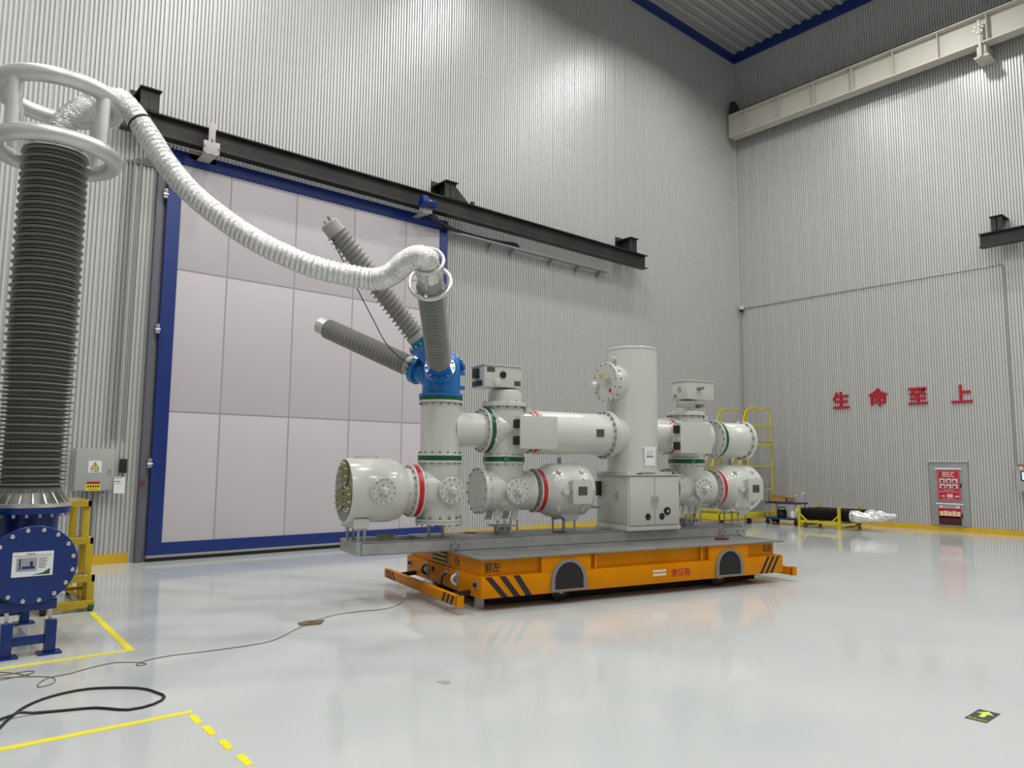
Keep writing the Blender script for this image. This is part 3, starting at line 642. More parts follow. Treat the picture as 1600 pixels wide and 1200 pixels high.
# --- blue head and bushings
hd = gp('bushing_head', MB().rev([(0, .272), (.03, .272), (.032, .235), (.38, .235), (.46, .215), (.52, .16), (.545, .06), (.55, .01)], (U1, V, 2.395), UZ, 48), M_BLUE)
DIR = [((U1, V, 2.60), V3((-.421, -.82, .389)), 2.10), ((U1, V, 2.60), V3((-.53, .75, .395)), 2.13), ((U1, V, 2.75), V3((-.67, .0, .74)), 2.18)]
labs = ['grey shed bushing pointing toward camera, carrying the foil hose', 'grey shed bushing pointing away to the left, lowest of the three', 'dark grey shed bushing rising steeply to upper left']
for i, (h0, d, L) in enumerate(DIR):
    h0 = V3(h0); d = d.normalized()
    t1 = .36 if i == 0 else .44
    nz = gp('nozzle', MB().rev([(.05, .15), (t1-.10, .145), (t1-.10, .185), (t1-.06, .185)], h0, d, 32), M_BLUE, hd)
    gp('bolts', MB().bolts(h0+d*(t1-.03), d, .163, 14, .012, .022), M_STEEL, hd, kind='stuff')
    gp('adaptor', MB().rev([(t1-.06, .185), (t1-.03, .185), (t1-.03, .125), (t1+.05, .12)], h0, d, 32), M_BLUE if i == 0 else M_TEAL, hd)
    rc, rs, rl_ = (.096, .137, .116)
    pr = [(t1+.04, rc+.012), (t1+.10, rc+.012), (t1+.10, rc)]; t = t1+.12; k = 0
    P_ = .060
    while t < L-.17:
        ro = rs*(1 if i else 1.07)
        pr += [(t, rc), (t+.012, ro-.006), (t+.016, ro), (t+.020, ro-.003), (t+.030, rc)]; t += P_; k += 1
    pr += [(L-.10, rc)]
    bu = gp('bushing', MB().rev(pr, h0, d, 32), M_SHED, label=labs[i])
    gp('end_fitting', MB().rev([(L-.16, rc+.016), (L-.02, rc+.016), (L, rc-.01)], h0, d, 28), M_RING if i == 1 else M_FIT, bu)
    if i: gp('base_fitting', MB().rev([(t1+.03, .128), (t1+.10, .125)], h0, d, 28), M_FIT, bu)
    tip = h0+d*L
    if i == 0:
        TIP1 = tip; a = d.orthogonal().normalized(); bb_ = d.cross(a)
        gp('corona_ring', MB().torus(h0+d*(L-.10), d, .205, .021), M_RING, bu)
        gp('corona_ring', MB().torus(h0+d*(L+.24), d, .150, .019), M_RING, bu)
        for q in range(4):
            e = a*math.cos(q*math.pi/2+.5)+bb_*math.sin(q*math.pi/2+.5)
            gp('ring_strut', MB().bar(h0+d*(L-.12)+e*.10, h0+d*(L-.10)+e*.205, .03, .012).bar(h0+d*(L-.08)+e*.115, h0+d*(L+.24)+e*.150, .03, .012), M_RING, bu)
    if i == 2:
        gp('terminal_clamp', MB().bar(tip-d*.02+VY*.08, tip+d*.04+VY*.1, .02, .02).bar(tip-d*.02-VY*.08, tip+d*.05-VY*.09, .02, .02), M_BOLT, bu)
        gp('lead_wire', MB().tube(spline([tip, tip+V3((.05, -.02, -.2)), h0+V3((-.95, -.1, .55)), h0+V3((-.7, -.05, .2)), h0+V3((-.35, .05, .0)), h0+V3((-.25, .08, .05))], .05), .006, 6), M_BLACK, bu)
pd = V3((.74, .12, .66)).normalized()
gp('blind_nozzle', MB().rev([(.05, .12), (.24, .12), (.24, .15), (.28, .15)], (U1, V, 2.66), pd, 28), M_BLUE, hd)
gp('bolts', MB().bolts(V3((U1, V, 2.66))+pd*.28, pd, .13, 12, .010, .02), M_STEEL, hd, kind='stuff')
for zz in (2.52, 2.70): gp('lug', MB().box(U1+.2, U1+.30, V-.05, V-.02, zz-.025, zz+.025), M_BLUE, hd, bev=.01)

# --- switch columns (2 and 3): shared builder
def switch_column(uc, left_open, bx, mbx, name):
    lo = gp(name+'_lower_tee', MB().rev([(0, .18), (.08, .25), (.60, .25)], (uc, V, 1.0), UZ, 48).rev([(0, .255), (.70, .255)], (uc-.33, V, ZLO), UX, 40), M_WHITE)
    gp('blind_flange', MB().rev([(0, .29), (.03, .29), (.032, .285), (.06, .285)], (uc-.375, V, ZLO), UX, 40), M_WHITE, lo)
    gp('bolts', MB().bolts((uc-.315, V, ZLO), UX, .27, 14, .010, .022).bolts((uc-.395, V, ZLO), UX, .27, 14, .010, .022), M_BOLT, lo, kind='stuff')
    port(lo, (uc+.03, V-.245, ZLO), (0, -1, 0), .155, .09)
    for s1_, vf in ((-.14, -.10), (-.14, .13), (.10, -.10), (.10, .13)): gp('support_leg', MB().prism([(0, .25), (.10, .25), (.02, 0), (-.06, 0)], (uc+s1_, V+vf, .88), (1, 0, 0), (0, 0, 1), .03), M_WHITE, lo, smooth=0)
    gp('base_plate', MB().box(uc-.16, uc+.13, V-.14, V+.14, .80, .815), M_GALV, lo)
    gp('pedestal', MB().box(uc-.09, uc+.06, V-.08, V+.08, FZ+.006, .80).box(uc-.12, uc+.09, V-.11, V+.11, FZ+.006, FZ+.014), M_GALV, lo, bev=.004)
    rods(lo, (uc-.15, uc-.05, uc+.03, uc+.13), (V-.14,), .76, .885, .010)
    flange(lo, (uc, V, 1.64), UZ, .272, M_GREEN, .026, .056, 16)
    gp('band_tab', MB().box(uc-.13, uc-.07, V-.262, V-.240, 1.614, 1.666), M_GREENB, lo)
    hi = gp(name+'_housing', MB().rev([(0, .25), (.10, .262), (.50, .262), (.62, .245)], (uc, V, 1.69), UZ, 48).rev([(0, .255), (.06, .265), (.58, .265), (.64, .255)], (uc-.30, V, ZUP), UX, 40), M_WHITE)
    gp('top_flange', MB().rev([(0, .287), (.05, .287), (.055, .282)], (uc, V, 2.31), UZ, 40), M_WHITE, hi)
    gp('bolts', MB().bolts((uc, V, 2.285), UZ, .265, 14, .012, .025).bolts((uc, V, 2.365), UZ, .265, 14, .010, .012), M_BOLT, hi, kind='stuff')
    gp('neck', MB().rev([(0, .215), (.11, .215), (.145, .205), (.16, .18)], (uc+.01, V, 2.365), UZ, 40) if name.startswith('left') else MB().rev([(0, .15), (.16, .15)], (uc+.01, V, 2.365), UZ, 32), M_WHITE, hi)
    gp('small_port', MB().cyl((uc-.24, V-.26, ZUP+.17), (uc-.24, V-.20, ZUP+.17), .028, 12).cyl((uc-.24, V-.26, ZUP-.12), (uc-.24, V-.20, ZUP-.12), .022, 12).cyl((uc+.30, V-.05, ZUP+.24), (uc+.30, V-.05, ZUP+.31), .07, 16), M_WHITE, hi)
    # drive box in front
    u0_, u1_, z0, z1 = bx
    db = gp('drive_box', MB().box(u0_, u1_, .60, .745, z0, z1), M_CAB, bev=.006)
    gp('box_mount', MB().box(u0_+.05, u1_-.12, .745, .90, z0+.08, z1-.06), M_WHITE, db)
    for zz in (z0+.10, z1-.10):
        gp('connector', MB().box(u0_-.035, u0_, .61, .72, zz-.055, zz+.055).box(u0_-.05, u0_-.03, .625, .70, zz-.04, zz+.04), M_BLACK, db, bev=.006)
    # motor box on top
    a0, a1, b0, b1 = mbx
    mb_ = gp('motor_box', MB().box(a0, a1, b0, b1, 2.545, 2.81), M_CAB, bev=.006)
    gp('lid', MB().box(a0-.015, a1+.015, b0-.015, b1+.015, 2.81, 2.825), M_CAB, mb_, bev=.003)
    f = b0-.001
    if name.startswith('left'):
        gp('connector', MB().box(a0-.05, a0, b0+.14, b0+.26, 2.66, 2.78).box(a0-.035, a0, b0+.06, b0+.28, 2.555, 2.62), M_BLACK, mb_, bev=.006)
        gp('sight_glass', MB().rev([(0, .045), (.012, .045), (.014, .036), (.016, .034)], (a0+.26, f, 2.70), (0, -1, 0), 24), M_GLASS, mb_)
        gp('round_cover', MB().rev([(0, .05), (.02, .05), (.022, .046)], (a0+.18, f, 2.60), (0, -1, 0), 20), M_CAB, mb_)
        for pu, pz, pw, ph_ in ((a0+.09, 2.76, .055, .03), (a1-.06, 2.60, .045, .03)): gp('name_plate', MB().box(pu-pw, pu+pw, f-.003, f, pz-ph_, pz+ph_), M_NPL, mb_, smooth=0)
    else:
        gp('round_grille', MB().rev([(0, .04), (.006, .04)], (a0-.001, (b0+b1)/2, 2.70), (-1, 0, 0), 20), M_ALU, mb_)
        gp('name_plate', MB().box(a0-.004, a0, b0+.24, b0+.29, 2.58, 2.62), M_BOLT, mb_, smooth=0)
        gp('crank', MB().cyl((a0+.2, f-.05, 2.70), (a0+.2, f, 2.70), .022, 12).bar((a0+.18, f-.05, 2.68), (a0+.26, f-.06, 2.72), .03, .03), M_BOLT, mb_)
        gp('crank', MB().cyl((a0+.25, V-.22, 2.45), (a0+.25, V-.12, 2.45), .03, 12).bar((a0+.22, V-.22, 2.43), (a0+.30, V-.22, 2.46), .03, .03), M_BOLT, hi)
        gp('shaft_guard', MB().bar((uc-.36, V-.22, 2.45), (uc-.02, V-.22, 2.46), .05, .10), M_ALU, hi, bev=.02)
    return lo, hi
U2, U3 = .845, 3.905
lo2, hi2 = switch_column(U2, True, (.81, 1.35, 1.77, 2.175), (.46, .99, .9, 1.27), 'left_switch')
lo3, hi3 = switch_column(U3, False, (3.37, 3.94, 1.75, 2.18), (3.76, 4.27, .88, 1.22), 'right_switch')
def ct_tank(lo, ur, ub0, name):
    flange(lo, (ur, V, ZLO-.005), UX, .285, M_RED, .022, .058, 16)
    tk = gp(name, MB().rev([(.03, .255), (.05, .262), (.10, .30), (.17, .338), (.24, .352), (.60, .352), (.68, .342), (.75, .30), (.79, .24), (.81, .16), (.82, .02)], (ur, V, ZLO), UX, 52), M_WHITE)
    jb = gp('terminal_box', MB().box(ub0, ub0+.30, .655, .70, 1.08, 1.39), M_CAB, tk, bev=.004)
    gp('terminal_box_neck', MB().box(ub0+.0, ub0+.28, .70, .84, 1.10, 1.37), M_CAB, tk)
    gp('name_plate', MB().box(ub0+.08, ub0+.215, .651, .655, 1.19, 1.30), M_NPL, tk, smooth=0)
    gp('bolts', MB().bolts((ub0+.15, .655, 1.235), (0, -1, 0), .165, 4, .008, .012, .5), M_BOLT, tk, kind='stuff')
    for uu in (ur+.20, ur+.55):
        for zz, sg in ((ZLO+.24, 1), (ZLO-.23, -1)):
            gp('lifting_lug', MB().rev([(0, .03), (.035, .03), (.04, .015)], (uu, V-.25, zz), (0, -1, .5*sg), 14), M_WHITE, tk)
    gp('fill_valve', MB().box(ub0-.10, ub0-.03, .70, .80, 1.20, 1.27).cyl((ub0-.12, .72, 1.235), (ub0-.02, .72, 1.235), .02, 10), M_WHITE, tk)
    for vf in (-.15, .18): gp('foot', MB().prism([(-.16, .08), (.16, .08), (.12, 0), (-.02, -.02)], (ur+.42, V+vf, .86), (1, 0, 0), (0, 0, 1), .03), M_WHITE, tk, smooth=0)
    rods(tk, (ur+.36, ur+.52), (V-.14, V+.14), FZ-.1, .87, .012)
    gp('top_pin', MB().box(ur+.36, ur+.40, V, V+.04, ZLO+.34, ZLO+.43), M_ALU, tk)
ct_tank(lo2, 1.315, 1.62, 'left_current_transformer_tank'); ct_tank(lo3, 4.42, 4.71, 'right_current_transformer_tank')
# --- link pipe to breaker
flange(hi2, (1.235, V, ZUP), UX, .285, M_RED, .022, .05, 16)
bp = gp('link_pipe', MB().rev([(0, .26), (.03, .288), (1.12, .288)], (1.28, V, ZUP-.01), UX, 48), M_WHITE)
gp('end_flange', MB().rev([(0, .335), (.03, .335)], (2.40, V, ZUP-.01), UX, 44).rev([(0, .335), (.03, .335)], (2.436, V, ZUP-.01), UX, 44), M_WHITE, bp)
gp('bolts', MB().bolts((2.37, V, ZUP-.01), UX, .31, 20, .012, .03), M_BOLT, bp, kind='stuff')
gp('name_plate', MB().box(2.09, 2.21, V-.293, V-.285, 1.95, 2.05), M_NPL, bp, smooth=0)
# --- breaker
UB = 2.915
bk = gp('circuit_breaker_tank', MB().rev([(0, .353), (1.70, .353)], (UB, V, 1.50), UZ, 64).rev([(0, .30), (.06, .285), (.22, .262)], (2.46, V, ZUP-.01), UX, 40).rev([(0, .25), (.66, .25)], (UB, V, ZUP), UX, 40), M_WHITE)
gp('top_lid', MB().rev([(0, .36), (.02, .36), (.026, .352)], (UB, V, 3.20), UZ, 64), M_WHITE, bk)
gp('bottom_ring', MB().rev([(0, .37), (.03, .37)], (UB, V, 1.485), UZ, 64), M_WHITE, bk)
gp('base_plate', MB().box(UB-.36, UB+.42, .75, V+.36, 1.452, 1.488), M_CAB, bk, bev=.004)
pf = gp('breaker_port', MB().rev([(0, .25), (.16, .25), (.2, .262), (.46, .262)], (UB, V, 2.73), -UX, 44), M_WHITE, bk)
gp('port_cover', MB().rev([(.44, .277), (.47, .277), (.475, .272)], (UB, V, 2.73), -UX, 44), M_CAB, bk)
gp('bolts', MB().bolts((UB-.475, V, 2.73), -UX, .255, 14, .010, .014).bolts((UB-.41, V, 2.73), UX, .268, 14, .010, .02), M_BOLT, bk, kind='stuff')
gp('pressure_fittings', MB().cyl((UB-.54, V-.10, 2.75), (UB-.475, V-.10, 2.75), .035, 12).bar((UB-.52, V+.02, 2.85), (UB-.52, V-.06, 2.74), .03, .03).bar((UB-.51, V-.05, 2.74), (UB-.51, V-.18, 2.72), .025, .025).cyl((UB-.50, V+.10, 2.83), (UB-.475, V+.10, 2.83), .02, 10), M_STEEL, bk)
gp('gas_gauge', MB().rev([(0, .05), (.05, .055), (.09, .03)], (UB-.53, V+.17, 2.66), UZ, 16).cyl((UB-.475, V+.17, 2.69), (UB-.53, V+.17, 2.69), .02, 10), M_WHITE, bk)
gp('yellow_valve', MB().box(UB-.52, UB-.49, V-.09, V-.05, 2.76, 2.81), M_WARN, bk)
gp('red_tag', MB().rev([(0, .028), (.006, .028)], (UB-.475, V-.12, 2.60), -UX, 16), M_REDSIGN, bk)
gp('lifting_eye', MB().cyl((UB-.34, V-.06, 3.06), (UB-.40, V-.06, 3.06), .03, 12), M_WHITE, bk)
pa = gp('paper_note', MB().prism([(-.10, .12), (.10, .12), (.085, -.13), (-.09, -.13)], (2.93, V-.358, 1.70), (1, 0, 0), (0, 0, 1), .002), M_PAPER, bk, smooth=0)
k = MB()
for i in range(4): k.box(2.875+.03*i, 2.895+.03*i, V-.3615, V-.3605, 1.685, 1.705)
gp('note_print', k, M_INK, bk, smooth=0)
k = MB()
for i in range(4): k.box(2.87, 2.99, V-.3615, V-.3605, 1.77-.018*i, 1.774-.018*i)
gp('note_lines', k, M_INKG, bk, smooth=0)
gp('grey_strap', MB().box(2.79, 3.06, V-.357, V-.352, 1.815, 1.83), M_PAPER, bk)
# --- right outlet of the breaker
flange(hi3, (3.52, V, ZUP), UX, .27, M_RED, .022, .05, 16)
flange(hi3, (4.47, V, ZUP-.02), UX, .285, M_GREEN, .025, .05, 16)
ep = gp('end_pipe', MB().rev([(0, .25), (.02, .262), (.50, .262)], (4.51, V, ZUP-.03), UX, 48), M_WHITE)
gp('blind_flange', MB().rev([(0, .30), (.03, .30), (.032, .295), (.06, .295)], (5.01, V, ZUP-.03), UX, 44), M_WHITE, ep)
gp('bolts', MB().bolts((4.985, V, ZUP-.03), UX, .28, 14, .012, .025), M_BOLT, ep, kind='stuff')
# --- control cabinet
cbn = gp('control_cabinet', MB().box(2.53, 3.43, .72, 1.42, .702, 1.44), M_CAB, bev=.008)
gp('roof', MB().box(2.50, 3.46, .69, 1.45, 1.44, 1.453), M_CAB, cbn, bev=.003)
gp('plinth', MB().box(2.52, 3.44, .71, 1.43, .702, .755), M_CAB, cbn, bev=.003)
for a0, a1 in ((2.555, 2.975), (2.985, 3.405)):
    gp('door', MB().box(a0, a1, .702, .722, .775, 1.42), M_CAB, cbn, bev=.004)
for uu in (2.945, 3.015): gp('handle', MB().box(uu-.016, uu+.016, .685, .702, 1.02, 1.16).cyl((uu, .67, 1.14), (uu, .702, 1.14), .012, 10), M_STEEL, cbn, bev=.003)
for uu in (2.86, 3.10): gp('peephole', MB().rev([(0, .046), (.004, .046)], (uu, .702, .885), (0, -1, 0), 24), M_BLACK, cbn)
gp('meter', MB().rev([(0, .055), (.015, .055), (.016, .044), (.022, .04)], (3.19, .702, .955), (0, -1, 0), 24), M_GLASS, cbn)
gp('meter_dial', MB().rev([(0, .02), (.003, .02)], (3.19, .68, .955), (0, -1, 0), 16), M_STEEL, cbn)
gp('side_panel', MB().box(2.522, 2.53, .78, 1.38, .80, 1.40), M_CAB, cbn, bev=.003)
for i in range(4): gp('vent_slot', MB().box(2.515, 2.522, .90, .98, 1.20-.03*i, 1.212-.03*i), M_GROOVE, cbn)
gp('side_connector', MB().box(2.47, 2.53, 1.30, 1.38, 1.15, 1.35), M_BLACK, cbn, bev=.006)
gp('top_wedge', MB().box(2.72, 2.80, .735, .75, 1.456, 1.468), M_BLACK, bk)
gp('hinge_bracket', MB().bar((2.53, 1.36, .985), (2.36, 1.40, .985), .02, .03), M_ALU, cbn)
ol = Thing('tin_lid', 'olive tin dish resting on left end of the steel frame', 'dish', (-.60, 1.40, FZ), FR)
ol.part('dish', MB().rev([(0, .09), (.004, .10), (.022, .105), (.022, .098), (.008, .094)], (-.60, 1.40, FZ), UZ, 28, caps=True), M_OLIVE)

# ================================================================== FOIL HOSE (world frame)
def W(p): return FO+Matrix.Rotation(FA, 3, 'Z') @ V3(p)
tipw = W(TIP1); dw = (W(TIP1)-W(DIR[0][0])).normalized()
hp = [(1.05, 7.93, 4.62), (1.09, 7.94, 4.80), (1.212, 7.965, 4.976), (1.347, 7.985, 5.10), (1.515, 7.90, 5.17), (1.625, 7.796, 5.045), (1.764, 7.654, 4.78), (1.917, 7.502, 4.473), (2.107, 7.325, 4.185), (2.354, 7.11, 3.923), (2.596, 6.898, 3.714), (2.851, 6.726, 3.567), (3.105, 6.554, 3.458), (3.438, 6.331, 3.384), (3.558, 6.205, 3.368), (3.617, 6.044, 3.405), (3.642, 5.880, 3.477), (3.675, 5.743, 3.511), (3.728, 5.672, 3.500), tuple(tipw+dw*.22), tuple(tipw+dw*.05), tuple(tipw-dw*.05)]
hs = spline(hp, .0052); rr = []; ph = 0.; L = len(hs); s_acc = 0; Ltot = sum((hs[i+1]-hs[i]).length for i in range(L-1))
for i in range(L):
    if i: ds = (hs[i]-hs[i-1]).length; s_acc += ds; f = s_acc/Ltot; pitch = .020 if f < .10 else (.052 if f < .80 else .022); ph += ds/pitch
    fr = ph % 1.0; rr.append(.097+.015*(abs(math.sin(math.pi*ph))**.6))
hm = MB().tube(hs, rr, 28, caps=False)
for i, p in enumerate(hm.v):
    c = hs[i//28]; hm.v[i] = c+(p-c)*(1+random.uniform(-.016, .016))
ho = Thing('foil_hose', 'silver foil corrugated hose sagging from tall bushing to switchgear', 'hose', (1.05, 7.93, 4.62))
ho.part('corrugated_skin', hm, M_FOIL, smooth=60)
i0 = min(range(L), key=lambda i: (hs[i]-V3((1.70, 7.72, 4.91))).length); ax = (hs[i0+2]-hs[i0-2]).normalized()
ho.part('black_tie', MB().torus(hs[i0], ax, .113, .011, 32, 8), M_BLACK)

# ================================================================== TALL TEST BUSHING (left)
AX, AY = 1.04, 7.95
tb = Thing('test_bushing', 'tall grey shed bushing with aluminium corona rings on blue base', 'bushing', (AX, AY, 0))
pr = [(1.30, .25), (1.34, .25)]; z = 1.36; k = 0; rc = .225
while z < 4.44:
    ro = .305 if k % 2 == 0 else .280
    tpr = 1-.09*(z-1.3)/3.1
    pr += [(z, rc*tpr), (z+.006, (ro-.006)*tpr), (z+.010, ro*tpr), (z+.0135, (ro-.004)*tpr), (z+.022, rc*tpr)]; z += .0375; k += 1
pr += [(4.47, .22), (4.52, .22)]
tb.part('shed_insulator', MB().rev(pr, (AX, AY, 0), (0, 0, 1), 64), M_SHEDD)
tb.part('top_plate', MB().rev([(4.47, .27), (4.52, .27)], (AX, AY, 0), (0, 0, 1), 40), M_RING)
tb.part('bottom_fitting', MB().rev([(1.17, .33), (1.20, .335), (1.205, .228), (1.31, .228), (1.312, .25), (1.325, .25)], (AX, AY, 0), (0, 0, 1), 48), M_RING)
for i in range(20):
    an = 2*math.pi*i/20; e = V3((math.cos(an), math.sin(an), 0)); t_ = e.cross(V3((0, 0, 1)))
    tb.part('gusset', MB().prism([(.22, .105), (.25, .105), (.325, .0), (.22, 0)], V3((AX, AY, 1.205))+t_*.005, e, (0, 0, 1), .012), M_STEEL, smooth=0)
for zc, nm in ((4.48, 'lower'), (5.03, 'upper')):
    tb.part('corona_ring', MB().torus((AX, AY, zc), (0, 0, 1), .49, .078, 72, 18), M_RING)
for an in (38, 128, 218, 308):
    e = V3((math.cos(R(an)), math.sin(R(an)), 0))
    tb.part('ring_post', MB().cyl(V3((AX, AY, 4.50))+e*.485, V3((AX, AY, 5.01))+e*.485, .062, 20), M_RING)
    tb.part('ring_arm', MB().bar(V3((AX, AY, 4.50))+e*.20, V3((AX, AY, 4.50))+e*.48, .05, .02), M_RING)
tb.part('blue_flange', MB().rev([(1.115, .335), (1.165, .335)], (AX, AY, 0), (0, 0, 1), 40), M_DBLUE)
tb.part('flange_bolts', MB().bolts((AX, AY, 1.085), (0, 0, 1), .31, 20, .014, .03), M_STEEL, kind='stuff')
tb.part('blue_neck', MB().rev([(.8, .24), (1.12, .24)], (AX, AY, 0), (0, 0, 1), 40), M_DBLUE)
DX, DZ, DYF = 1.02, .72, 7.30
tb.part('blue_tank', MB().rev([(0, .27), (1.3, .27)], (DX, 7.34, DZ), (0, 1, 0), 44), M_DBLUE)
cv = tb.part('end_cover', MB().rev([(0, .318), (.004, .322), (.04, .322)], (DX, DYF, DZ), (0, 1, 0), 56), M_DBLUE)
tb.part('back_flange', MB().rev([(0, .32), (.03, .32)], (DX, DYF+.043, DZ), (0, 1, 0), 56), M_DBLUE)
for i in range(16):
    an = 2*math.pi*(i+.5)/16
    tb.part('bolt', MB().rev([(0, .017), (.012, .017), (.016, .010)], (DX+.29*math.cos(an), DYF, DZ+.29*math.sin(an)), (0, -1, 0), 10), M_STEEL, cv)
tb.part('data_sheet', MB().box(.87, 1.16, DYF-.003, DYF, .632, .832), M_PAPER, cv, smooth=0)
tb.part('sheet_picture', MB().box(.90, 1.045, DYF-.004, DYF-.003, .675, .785), M_INKG, cv, smooth=0)
tb.part('sheet_machine', MB().box(.94, 1.03, DYF-.005, DYF-.004, .695, .715).box(.995, 1.015, DYF-.005, DYF-.004, .715, .755).box(.92, .93, DYF-.005, DYF-.004, .69, .775), M_DBLUE, cv, smooth=0)
k = MB().box(.88, 1.15, DYF-.004, DYF-.003, .798, .801).box(.97, 1.03, DYF-.004, DYF-.003, .812, .818)
for i in range(7): k.box(1.055, 1.10+.03*random.random(), DYF-.004, DYF-.003, .775-.013*i, .779-.013*i)
tb.part('sheet_print', k, M_INK, cv, smooth=0)
tb.part('sheet_corner', MB().prism([(0, 0), (.13, 0), (.13, .05), (.08, .015)], (1.01, DYF-.0031, .642), (1, 0, 0), (0, 0, 1), .001), M_DGREEN, cv, smooth=0)
tb.part('skid', MB().box(.78, 1.215, 7.33, 8.7, .345, .43), M_DBLUE, bev=.006)
for yy in (7.27, 8.70):
    for xx in (.865, 1.17):
        lg = tb.part('leg', MB().box(xx-.04, xx+.04, yy-.04, yy+.04, .012, .27), M_DBLUE, bev=.004)
        tb.part('foot_plate', MB().box(xx-.085, xx+.085, yy-.075, yy+.075, 0, .014), M_DBLUE, lg)
        tb.part('levelling_screw', MB().cyl((xx, yy+(.06 if yy < 8 else -.02), .26), (xx, yy+(.06 if yy < 8 else -.02), .35), .016, 10), M_STEEL, lg)
    tb.part('leg_brace', MB().box(.90, 1.13, yy-.025, yy+.025, .09, .155), M_DBLUE, bev=.004)
sd = tb.part('side_pipe', MB().rev([(0, .16), (.25, .16), (.25, .21), (.28, .21)], (.70, 7.66, .99), (-.80, -.52, .18), 28), M_DBLUE)
tb.part('yellow_tag', MB().box(.60, .68, 7.43, 7.44, 1.05, 1.10), M_WARN, sd)

# ================================================================== YELLOW STEPS behind
sp_ = Thing('step_ladder', 'yellow steel three-step platform behind the blue bushing base', 'steps', (1.6, 9.6, 0))
SX0, SX1 = 1.34, 1.83
for (yf, yb, zt) in ((9.02, 9.30, .365), (9.21, 9.55, .742), (9.43, 10.25, 1.135)):
    t_ = sp_.part('tread_frame', MB().box(SX0, SX1, yf, yf+.03, zt-.065, zt).box(SX0, SX1, yb-.03, yb, zt-.065, zt).box(SX0, SX0+.03, yf, yb, zt-.065, zt).box(SX1-.03, SX1, yf, yb, zt-.065, zt), M_YELLOW, smooth=0)
    sp_.part('tread_plate', MB().box(SX0+.03, SX1-.03, yf+.03, yb-.03, zt-.02, zt-.01), M_ALU, t_)
for (yy, z1) in ((9.02, .30), (9.21, .68), (9.47, 1.07), (10.19, 1.07)):
    for xx in (SX0, SX1-.07): sp_.part('post', MB().box(xx, xx+.07, yy, yy+.07, .07, z1), M_YELLOW, bev=.003)
sp_.part('base_rail', MB().box(SX0, SX1, 8.97, 9.03, .04, .11), M_YELLOW, bev=.003)
for xx in (SX0, SX1-.06): sp_.part('base_rail', MB().box(xx, xx+.06, 9.03, 10.25, .04, .11), M_YELLOW, bev=.003)
for xx, yy in ((SX1-.03, 9.0), (SX0+.03, 9.0), (SX1-.03, 10.2), (SX0+.03, 10.2)):
    m = M_DGREEN if xx > 1.6 and yy < 9.5 else M_BLACK
    sp_.part('caster', MB().rev([(0, .03), (.01, .045), (.05, .045), (.06, .03)], (xx-.03, yy, .045), (1, 0, 0), 16), m)
sp_.part('toe_rail', MB().box(SX0, SX1, 9.25, 9.28, .19, .22), M_YELLOW)

# ================================================================== FAR RIGHT: mobile platform, cart, rack
mp = Thing('mobile_platform', 'yellow rolling access platform with railings in the far corner', 'platform', (18.3, 11.7, 0))
PX0, PX1, PY0, PY1, PZ = 18.05, 19.3, 11.25, 12.1, 2.25
for xx in (PX0, PX1):
    for yy in (PY0, PY1):
        mp.part('post', MB().box(xx-.018, xx+.018, yy-.018, yy+.018, .18, 3.17 if xx > 19 or yy > 12 else 3.1), M_LEMON)
        cs = mp.part('caster', MB().rev([(0, .05), (.01, .08), (.05, .08), (.06, .05)], (xx-.03, yy, .08), (1, 0, 0), 16).box(xx-.04, xx+.04, yy-.03, yy+.03, .12, .18), M_BLACK)
for zz, ax_ in ((3.17, 0), (2.68, 0), (1.55, 0), (.9, 0)):
    for yy in (PY0, PY1): mp.part('rail', MB().cyl((PX0, yy, zz), (PX1, yy, zz), .016, 8), M_LEMON)
    mp.part('rail', MB().cyl((PX1, PY0, zz), (PX1, PY1, zz), .016, 8), M_LEMON)
mp.part('deck', MB().box(PX0-.03, PX1+.03, PY0-.03, PY1+.03, PZ-.06, PZ), M_GALV, smooth=0)
mp.part('deck_frame', MB().box(PX0-.04, PX1+.04, PY0-.05, PY0-.03, PZ-.12, PZ-.05), M_LEMON)
mp.part('base_beam', MB().box(16.7, PX1+.06, PY0-.05, PY0+.05, .16, .30).box(16.7, PX1+.06, PY1-.05, PY1+.05, .16, .30).box(16.7, 16.8, PY0, PY1, .16, .3), M_LEMON, bev=.006)
for yy in (PY0, PY1):
    mp.part('stringer', MB().bar((16.85, yy, .25), (PX0, yy, PZ), .04, .08), M_LEMON)
    mp.part('handrail', MB().tube(spline([(17.0, yy, 1.15), (17.6, yy, 2.2), (17.95, yy, 2.95), (18.15, yy, 3.13), (18.6, yy, 3.2)], .08), .02, 8), M_LEMON)
    mp.part('caster', MB().rev([(0, .05), (.01, .08), (.05, .08), (.06, .05)], (16.75, yy, .08), (1, 0, 0), 16).box(16.72, 16.82, yy-.03, yy+.03, .12, .18), M_BLACK)
for i in range(7):
    t_ = (i+.5)/7; mp.part('step', MB().box(16.85+1.2*t_-.10, 16.85+1.2*t_+.10, PY0, PY1, .25+2.0*t_-.02, .25+2.0*t_+.02), M_LEMON)

